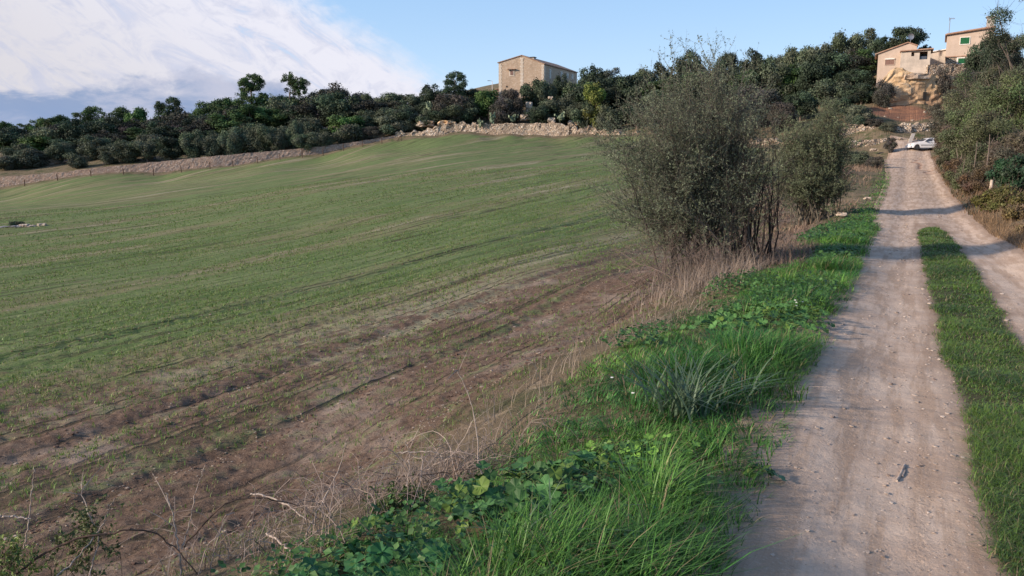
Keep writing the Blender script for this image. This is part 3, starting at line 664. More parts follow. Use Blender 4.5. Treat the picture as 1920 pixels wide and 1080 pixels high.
# ------------------------------------------------------------------ dry grass, broad leaves, canes
def build_dry():
    rng = np.random.RandomState(9); mb = MB()
    # straw coloured stalks round the foot of the big shrub, and the fringe of the field margin
    def stalks(u, v, h0, h1, w, lean=.5, c0=(.23, .18, .14), c1=(.38, .32, .26)):
        n = len(u); X, Y = XYuv(u, v)
        H = rng.uniform(h0, h1, n); ang = rng.uniform(0, 2 * PI, n); D = np.stack([np.cos(ang), np.sin(ang)], -1)
        g = rng.rand(n, 1)
        blades(mb, np.stack([X, Y, hgt(X, Y) - .02], -1), D, H, w * rng.uniform(.6, 1.5, n), H * rng.uniform(.05, lean * 2, n), lin(c0) * (1 - g) + lin(c1) * g, 3)
    n = 3400; u = rng.normal(13.2, 1.2, n); v = rng.normal(-2.8, .45, n); k = (u > 10.2) & (u < 17) & (v < -1.9); u = u[k]; v = v[k]; f = rng.rand(len(u)) < .85; stalks(u[f], v[f], .08, .45, .007, 1.2, (.22, .17, .13), (.36, .30, .25)); f = ~f; stalks(u[f], v[f], .25, .7, .006, 1.0, (.26, .20, .16), (.42, .35, .30))
    n = 2200; u = rng.uniform(14, 18, n); v = -1.5 - np.abs(rng.normal(0, .9, n)); stalks(u, v, .05, .32, .009, 1.1, (.17, .12, .10), (.30, .22, .17))
    n = 9000; u = rng.uniform(17, 31, n); v = rng.uniform(-6.0, -2.0, n); k = rng.rand(n) < smooth(v, -5.8, -4.2); stalks(u[k], v[k], .05, .24, .015, 1.1, (.16, .115, .09), (.28, .21, .165))
    n = 7000; u = rng.uniform(30, 80, n); v = rng.uniform(-7, -1.8, n); k = rng.rand(n) < smooth(fbm(u * .2, v * .4, 99), .4, .6); stalks(u[k], v[k], .12, .5, .03, .7, (.20, .14, .10), (.32, .24, .18))
    n = 1800; u = rng.uniform(2, 11, n); v = rng.normal(-2.45, .2, n); k = rng.rand(n) < smooth(fbm(u * 1.2, v * 1.2, 98), .35, .6); stalks(u[k], v[k], .04, .20, .004, 1.2)
    n = 260; u = rng.uniform(4, 11, n); v = rng.uniform(-2.9, -2.3, n); stalks(u, v, .1, .42, .004, .8)
    # foreground mat of dead stems at the bottom left
    n = 11000; X = rng.uniform(-2.6, .1, n); Y = rng.uniform(2.7, 4.9, n); vv, uu = VU(X, Y)
    k = (rng.rand(n) < smooth(fbm(X * 1.3, Y * 1.3, 101), .36, .6) * smooth(-vv, 2.0, 2.3) * (1 - smooth(-vv, 3.0, 3.9))); stalks(uu[k], vv[k], .03, .22, .0045, 1.5, (.21, .15, .115), (.36, .29, .235))
    n = 2600; u = rng.uniform(30, 92, n); v = rng.uniform(2.1, 3.4, n); stalks(u, v, .1, .45, .03, .8, (.13, .085, .055), (.26, .17, .10))
    n = 6500; u = rng.uniform(8, 30, n); v = 2.05 + np.abs(rng.normal(0, .35, n)); stalks(u, v, .05, .32, .010, .9, (.15, .10, .06), (.32, .22, .13))
    tag(put(mb, 'dry_grass', M['dry']), kind='stuff', label='straw coloured dead grass at the field margin and under the shrubs', cat='dry grass')
build_dry()

def lobed_leaves(mb, C, N, Hd, R, col, rng):
    """scalloped round leaves, slightly folded, 13-vertex fans"""
    n = len(C); N = norm(N); A = norm(Hd - (Hd * N).sum(1, keepdims=True) * N); B = np.cross(N, A)
    k = 20; th = np.linspace(.26, 2 * PI - .26, k)
    rad = .80 + .20 * np.abs(np.cos(th * 2.5)) ** .7
    zz = .16 * np.cos(th * 5) * .6
    P = [C]
    for i in range(k):
        r_ = R[:, None] * rad[i] * rng.uniform(.93, 1.07, (n, 1))
        P.append(C - A * (np.cos(th[i]) * r_) + B * (np.sin(th[i]) * r_) + N * (R[:, None] * (zz[i] + .12)))
    V = np.stack(P, 1); m_ = k + 1
    T = np.array([(0, i + 1, i + 2) for i in range(k - 1)])
    col = np.repeat(np.broadcast_to(col, (n, 3)), m_, 0).reshape(n, m_, 3).copy()
    col[:, 0] *= 1.35
    mb.add(V.reshape(-1, 3), T=(T[None] + np.arange(n)[:, None, None] * m_).reshape(-1, 3), col=col.reshape(-1, 3))
def broadleaf(name, label, blobs, n, R, cat='plant', group=None, col=(.055, .145, .045), seed=1):
    """blobs: (px, Y, radius, height)"""
    rng = np.random.RandomState(seed)
    c0 = gpt(blobs[0][0], blobs[0][1])
    root = empty(name, c0, label, cat, group)
    lm, sm = MB(), MB()
    for px, Y, rad, h in blobs:
        X0, Y0, Z0 = gpt(px, Y)
        k = int(n * rad * rad)
        a = rng.uniform(0, 2 * PI, k); r = rad * np.sqrt(rng.rand(k))
        X = X0 + r * np.cos(a); Y_ = Y0 + r * np.sin(a)
        top = h * np.sqrt(np.clip(1 - (r / rad) ** 2 * .85, 0, 1))
        Z = hgt(X, Y_) + top * rng.uniform(.45, 1.08, k)
        N = np.stack([rng.normal(0, .38, k) + .55 * (X - X0) / rad, rng.normal(-.12, .38, k) + .55 * (Y_ - Y0) / rad, np.ones(k)], -1)
        Hd = np.stack([np.cos(a) + rng.normal(0, .6, k), np.sin(a) + rng.normal(0, .6, k), np.zeros(k)], -1)
        C = np.stack([X, Y_, Z], -1)
        yl = rng.rand(k, 1)
        cc = lin(col) * rng.uniform(.65, 1.5, (k, 1)); cc = np.where(yl > .9, lin((.12, .20, .04)), cc)
        lobed_leaves(lm, C - np.array(c0), N, Hd, R * rng.uniform(.55, 1.25, k), cc, rng)
        q = min(k, 60); base = np.array([X0, Y0, Z0]) + np.stack([rng.normal(0, rad * .3, q), rng.normal(0, rad * .3, q), np.zeros(q)], -1)
        P = np.stack([base, base * .5 + C[:q] * .5 + np.array([0, 0, .04]), C[:q]], 1) - np.array(c0)
        tubes(sm, P, np.full((q, 3), .0022), 4, (.09, .16, .05))
    put(lm, 'leaves', M['leaf'], root); put(sm, 'stems', M['leaf'], root)
    return root
broadleaf('mallow_plant', 'lush broad leaved mallow mound at the lower centre of the verge', MALLOW[0], 520, .044, seed=21)
broadleaf('mallow_plant', 'dark low mallow leaves spreading along the bottom edge left of the grass', MALLOW[1], 480, .046, seed=22, col=(.035, .125, .045))
broadleaf('mallow_plant', 'small mallow tuft with one large leaf beside the dead brambles', MALLOW[2], 700, .046, seed=23, col=(.04, .14, .05))
broadleaf('mallow_plant', 'bright mallow patch in the verge grass below the big shrub', MALLOW[3], 330, .042, seed=24, col=(.068, .160, .045))
broadleaf('mallow_plant', 'yellowish low leaves between the mallow mound and the long grass', MALLOW[4], 600, .026, seed=25, col=(.11, .22, .04))
broadleaf('mallow_plant', 'single round dock leaves lying where the grass meets the track', MALLOW[5], 700, .036, seed=26, col=(.05, .12, .06))

def strap_plant(px, Y, n, h, label, seed, spread=.16, w=.017, col=(.12, .19, .115)):
    rng = np.random.RandomState(seed); c = gpt(px, Y); root = empty('strap_leaf_plant', c, label, 'plant')
    mb = MB(); a = rng.uniform(0, 2 * PI, n); D = np.stack([np.cos(a), np.sin(a)], -1)
    B = np.stack([rng.normal(0, spread * .5, n), rng.normal(0, spread * .5, n), np.zeros(n) - .01], -1)
    H = h * rng.uniform(.55, 1.1, n); L = H * rng.uniform(.3, 1.7, n)
    blades(mb, B, D, H, w * rng.uniform(.7, 1.2, n), L, lin(col) * rng.uniform(.65, 1.35, (n, 1)), 7)
    put(mb, 'leaves', M['grass'], root)
strap_plant(1285, 4.85, 95, .50, 'large clump of long grey green strap leaves amid the verge grass', 31)
strap_plant(1385, 5.2, 20, .42, 'few tall strap leaves standing right of the big strap leaf clump', 32)
strap_plant(1035, 3.15, 12, .30, 'small strap leaf tuft at the bottom edge of the verge', 33, .08, .016)
strap_plant(970, 2.95, 7, .34, 'long bent strap leaves at the bottom edge under the mallow mound', 34, .05, .018)

def cane(pts, r, label, name='bramble_cane', thorns=True, sideb=0, m='stick', seed=0, colr=None):
    rng = np.random.RandomState(seed)
    P = np.array([at(*p) for p in pts])
    # smooth the path
    n = 26; tt = np.linspace(0, len(P) - 1, n)
    def cr(t):
        i = min(int(t), len(P) - 2); f = t - i
        p0, p1, p2, p3 = P[max(i - 1, 0)], P[i], P[i + 1], P[min(i + 2, len(P) - 1)]
        return .5 * ((2 * p1) + (-p0 + p2) * f + (2 * p0 - 5 * p1 + 4 * p2 - p3) * f * f + (-p0 + 3 * p1 - 3 * p2 + p3) * f ** 3)
    Q = np.array([cr(t) for t in tt]); Q += rng.normal(0, .0025, Q.shape)
    base = Q[0].copy(); mb = MB()
    g = hz(base[0], base[1])
    mb.tube(Q - base, np.linspace(r, r * .45, n), 6)
    if thorns:
        k = rng.randint(1, n - 1, 34); d = norm(rng.normal(size=(34, 3)))
        Pt = np.stack([Q[k] - base, Q[k] - base + d * r * 2.6], 1); tubes(mb, Pt, np.tile([r * .5, r * .05], (34, 1)), 3)
    for _ in range(sideb):
        k = rng.randint(n // 3, n - 2); d = norm(Q[k + 1] - Q[k]) + rng.normal(0, .55, 3); ln = rng.uniform(.06, .16)
        mb.tube(np.array([Q[k], Q[k] + d * ln * .5, Q[k] + d * ln + np.array([0, 0, -.01])]) - base, [r * .5, r * .4, r * .2], 4)
    o = put(mb, name, M[m], loc=tuple(base)); tag(o, label, 'cane', 'dead bramble canes in the foreground')
cane([(905, 900, 4.25), (897, 860, 4.3), (893, 800, 4.35), (880, 745, 4.4), (862, 705, 4.4), (848, 690, 4.4)], .0042, 'tall pale cane curving up beside the mallow mound', seed=1, sideb=2)
cane([(800, 880, 4.4), (845, 855, 4.4), (868, 825, 4.4), (893, 775, 4.4)], .0035, 'pale slanting twig crossing the tall curved cane', seed=2)
cane([(20, 1085, 3.0), (110, 1022, 3.05), (200, 1000, 3.1), (270, 994, 3.15), (325, 1025, 3.2), (375, 1085, 3.2)], .0055, 'thick dark cane arching over the lower left corner', seed=3, m='wood')
cane([(-40, 968, 3.3), (0, 969, 3.3), (30, 969, 3.3), (58, 974, 3.3)], .0062, 'short pale stick entering at the left edge', seed=4, thorns=False)
cane([(45, 1030, 3.5), (52, 990, 3.5), (58, 930, 3.5), (64, 878, 3.5)], .0034, 'upright brown stem nearest the left edge', seed=5)
cane([(340, 1085, 3.4), (335, 1030, 3.4), (325, 970, 3.4), (310, 923, 3.4)], .0045, 'upright pale stem with a split top rising left of the thicket', seed=6, sideb=3)
cane([(340, 1030, 3.4), (355, 985, 3.45), (368, 920, 3.5), (385, 872, 3.5)], .0032, 'thin stem leaning right out of the arching dark cane', seed=7)
cane([(345, 1025, 3.45), (400, 965, 3.5), (440, 937, 3.55), (500, 935, 3.6), (560, 950, 3.7), (620, 990, 3.7)], .0042, 'dark cane arching from the lower left over the dead stems', seed=8, m='wood', sideb=3)
cane([(470, 925, 3.75), (520, 938, 3.7), (560, 962, 3.6), (590, 985, 3.55)], .0048, 'pale cane bending down right of the dark arching cane', seed=9)
cane([(570, 1010, 3.6), (600, 950, 3.7), (635, 880, 3.8), (650, 822, 3.8)], .0036, 'long thin stem leaning right above the dead thicket', seed=10)
cane([(712, 976, 3.75), (750, 968, 3.8), (790, 958, 3.8), (835, 945, 3.85)], .0062, 'thick pale cane lying against the mallow leaves', seed=11)
cane([(735, 965, 3.9), (760, 920, 4.0), (768, 860, 4.1), (758, 822, 4.1)], .0040, 'upright forked pale stem in the middle of the thicket', seed=12, sideb=4)
cane([(745, 850, 4.2), (780, 847, 4.2), (820, 850, 4.2), (835, 872, 4.2)], .0040, 'pale cane bent at the end above the thicket', seed=13)
cane([(690, 905, 4.1), (760, 893, 4.1), (850, 885, 4.2), (940, 868, 4.3)], .0036, 'long low cane running right behind the mallow mound', seed=14, m='wood')
cane([(500, 1000, 3.4), (530, 1020, 3.3), (560, 1045, 3.2), (585, 1062, 3.2)], .0050, 'pale broken cane end beside the dark low mallow leaves', seed=15)
cane([(100, 1085, 3.1), (150, 1040, 3.2), (190, 985, 3.3), (215, 935, 3.3)], .0035, 'slanting thin stem above the corner bush', seed=16)
cane([(165, 1085, 3.2), (185, 1010, 3.3), (165, 960, 3.3), (150, 905, 3.4)], .0030, 'wavy upright stem between the corner bush and the arching cane', seed=17, sideb=3)
cane([(1180, 640, 7.4), (1130, 690, 7.0), (1090, 720, 6.7), (1030, 770, 6.2)], .0045, 'pale fallen stem slanting along the field side of the verge', seed=18)
def tangle():
    rng = np.random.RandomState(41); mb = MB()
    n = 420; X = rng.uniform(-1.9, .15, n); Y = rng.uniform(3.1, 4.7, n); v, u = VU(X, Y)
    k = (v < -2.0) & (v > -3.6) & (fbm(X * 1.2, Y * 1.2, 103) > .40); X, Y = X[k], Y[k]; n = len(X)
    Z = hgt(X, Y); a = rng.uniform(0, 2 * PI, n); ln = rng.uniform(.12, .5, n); h = rng.uniform(.02, .22, n); r = rng.uniform(.0010, .0028, n)
    ts = np.linspace(0, 1, 9)
    P = np.stack([np.stack([X + np.cos(a + .6 * t) * ln * t, Y + np.sin(a + .6 * t) * ln * t, Z + h * 4 * t * (1 - t) * .9 + .02 + t * h * .5], -1) for t in ts], 1)
    P += rng.normal(0, .006, P.shape)
    g = rng.rand(n, 1); tubes(mb, P, r[:, None] * np.linspace(1, .5, 9)[None], 4, lin((.13, .10, .09)) * (1 - g) + lin((.38, .31, .27)) * g)
    tag(put(mb, 'dead_bramble_tangle', M['twig']), kind='stuff', label='tangle of fine dead bramble stems on the bank', cat='brambles')
tangle()
def stick_on_track():
    mb = MB(); c = gpt(1690, atz(1690, 862, 0)[1])
    P0 = np.array(atz(1683, 878, .0)); P1 = np.array(atz(1700, 846, .0)); o0 = P0.copy()
    n = 12; Q = np.array([P0 + (P1 - P0) * t + np.array([.003 * math.sin(t * 5), 0, 0]) for t in np.linspace(0, 1, n)])
    Q[:, 2] = [hz(p[0], p[1]) + .016 + float(road_z(np.array([p[0]]), np.array([p[1]]), np.array([VU(p[0], p[1])[1]]), np.array([VU(p[0], p[1])[0]]))[0]) for p in Q]; o0[2] = Q[0, 2]
    mb.tube(Q - o0, .006 + .004 * np.sin(np.linspace(.3, 3, n)) + np.random.RandomState(1).uniform(-.002, .002, n), 8)
    mb.tube(Q[3:8] - o0 + np.array([.014, .0, 0]), .006, 6)
    tag(put(mb, 'broken_stick', M['stick'], loc=tuple(o0)), 'short split stick lying in the middle of the near wheel track', 'stick')
stick_on_track()
def flowers(px, Y, n, label, seed):
    rng = np.random.RandomState(seed); c = gpt(px, Y); root = empty('white_flower', c, label, 'flower')
    for i in range(n):
        mb, st = MB(), MB()
        x, y, h = rng.normal(0, .05), rng.normal(0, .05), rng.uniform(.2, .3)
        N = np.array([(rng.normal(0, .3), -.5, 1)]); k = 7
        a = np.arange(k) * 2 * PI / k
        C = np.stack([x + .006 * np.cos(a), y + .006 * np.sin(a), h + 0 * a], -1)
        cards(mb, C, np.repeat(N, k, 0), .006, .7, (1, 1, 1), rng)
        st.tube([(x * .5, y * .5, 0), (x, y, h)], .0015, 4, (.06, .12, .04))
        put(mb, 'flower_head', M['white'], root); put(st, 'stalk', M['leaf'], root)
flowers(1160, 4.9, 2, 'pair of tiny white flowers left of the strap leaf clump', 1)
flowers(1492, 8.0, 4, 'small white flower cluster above the bright mallow patch', 2)

# ------------------------------------------------------------------ trees
def crown(rng, W, H, z0, nl, nleaf, leaf, col, lr=.2, top=1.0, asp=.55, cvar=.35, hollow=.55, lobes=None, flat=.85):
    """crown of leaf-sized cards grouped in lobes; returns MB, lobe centres"""
    mb = MB()
    if lobes is None:
        L = []
        while len(L) < nl:
            p = rng.uniform(-1, 1, 3); d = np.linalg.norm(p)
            if d > 1 or d < hollow * (0.3 + .7 * (p[2] > -.2)): continue
            s = 1.0 if p[2] > 0 else (1 + .25 * p[2])
            L.append((p[0] * W / 2 * (1 - lr) * s, p[1] * W / 2 * (1 - lr) * s, z0 + (H - z0) * (.5 + .5 * p[2] * top * (1 - lr * .8)), W * lr * rng.uniform(.7, 1.3)))
        L = np.array(L)
    else: L = np.array(lobes, float); nl = len(L)
    nleaf = int(nleaf * 1.35); leaf = leaf * .86
    w = L[:, 3] ** 2; k = rng.choice(nl, nleaf, p=w / w.sum())
    d = norm(rng.normal(size=(nleaf, 3)) + np.array([0, 0, .25]))
    r = L[k, 3] * np.where(rng.rand(nleaf) < .12, rng.uniform(1.0, 1.35, nleaf), rng.uniform(.55, 1.03, nleaf))
    C = L[k, :3] + d * r[:, None] * np.array([1, 1, flat])
    C[:, 2] = np.maximum(C[:, 2], rng.uniform(-.1, .25, nleaf))
    N = d * .9 + rng.normal(size=(nleaf, 3)) * .55
    tint = rng.uniform(1 - cvar, 1 + cvar, (nl, 1)) * (1 + rng.normal(0, .06, (nl, 3)))
    cc = lin(col) * tint[k] * rng.uniform(.7, 1.35, (nleaf, 1))
    cards(mb, C, N, leaf * rng.uniform(.6, 1.4, nleaf), asp, cc, rng, .1)
    return mb, L
def trunk_mb(rng, L, h0, r, n=8):
    mb = MB()
    P = np.array([(0, 0, -.4), (rng.normal(0, .05) * h0, rng.normal(0, .05) * h0, h0 * .5), (rng.normal(0, .08) * h0, rng.normal(0, .08) * h0, h0)])
    mb.tube(P, [r * 1.25, r, r * .75], 8)
    for i in rng.choice(len(L), min(n, len(L)), replace=False):
        q = L[i, :3]; m_ = P[2] * .5 + q * .5 + np.array([0, 0, -.08 * h0]) + rng.normal(0, .05, 3) * h0
        mb.tube([P[2] * .9, m_, q], [r * .55, r * .35, r * .14], 5)
    return mb
PROTO = {}
def proto(kind, i):
    if (kind, i) in PROTO: return PROTO[(kind, i)]
    rng = np.random.RandomState(sum(map(ord, kind)) * 7 + i)
    W, H, z0, nl, nf, lf, col, kw, th, tr = {
        'pine':   (5.5, 8, 2.2, 34, 7500, .15, (.060, .108, .040), dict(lr=.15, cvar=.45, flat=.7, hollow=.5), 4.2, .17),
        'holm':   (6, 6, .6, 40, 8500, .16, (.046, .068, .042), dict(lr=.15, cvar=.45), 2.0, .2),
        'dusk':   (6, 6, .4, 40, 8500, .15, (.058, .062, .050), dict(lr=.15, cvar=.35), 2.0, .2),
        'olive':  (4.5, 4.2, .3, 30, 8000, .12, (.098, .125, .080), dict(lr=.17, cvar=.3), 1.2, .16),
        'shrub':  (3.6, 2.6, -.1, 24, 6000, .11, (.110, .128, .090), dict(lr=.18, cvar=.3), .6, .08),
        'brown':  (5, 4.5, -.1, 34, 8000, .12, (.092, .088, .078), dict(lr=.15, cvar=.28), 1.0, .12),
        'bright': (4.5, 5, .3, 30, 7500, .16, (.060, .118, .036), dict(lr=.17, cvar=.4), 1.8, .16),
        'yellow': (3.6, 4.8, .5, 26, 7000, .13, (.20, .24, .06), dict(lr=.18, cvar=.3), 1.5, .12),
        'feather': (5, 6, .5, 26, 6500, .13, (.09, .115, .105), dict(lr=.15, cvar=.3), 2.5, .16),
    }[kind]
    mb, L = crown(rng, W, H, z0, nl, nf, lf, col, **kw)
    cm = mb.mesh(kind + '_crown', M['leaffar']); tm = trunk_mb(rng, L, th, tr).mesh(kind + '_trunk', M['bark'])
    PROTO[(kind, i)] = (cm, tm, W, H); return PROTO[(kind, i)]
NAME = {'pine': ('pine_tree', 'tree'), 'holm': ('holm_oak_tree', 'tree'), 'dusk': ('evergreen_tree', 'tree'), 'olive': ('olive_tree', 'tree'), 'shrub': ('shrub', 'shrub'),
        'brown': ('shrub', 'shrub'), 'bright': ('carob_tree', 'tree'), 'yellow': ('tree', 'tree'), 'feather': ('pine_tree', 'tree')}
tcount = 0
def tree(px, top, Y, wpx, kind, label, group=None, name=None, cat=None):
    global tcount
    tcount += 1
    cm, tm, W, H = proto(kind, tcount % 3)
    X, Y, z = gpt(px, Y); w = wpx * mpp(Y); h = ztop(top, Y) - z
    if h < 1.0: print('LOW', label, h); h = 1.0
    nm, ct = NAME[kind]
    r = random.Random(tcount)
    root = empty(name or nm, (X, Y, z - .15), label, cat or ct, group, r.uniform(0, 6.28))
    root.scale = (w / W * 1.02, w / W * 1.02, (h + .15) / H)
    link(tm, 'trunk', root); link(cm, 'crown', root)
    return root
G1 = 'trees of the wood on the slope'
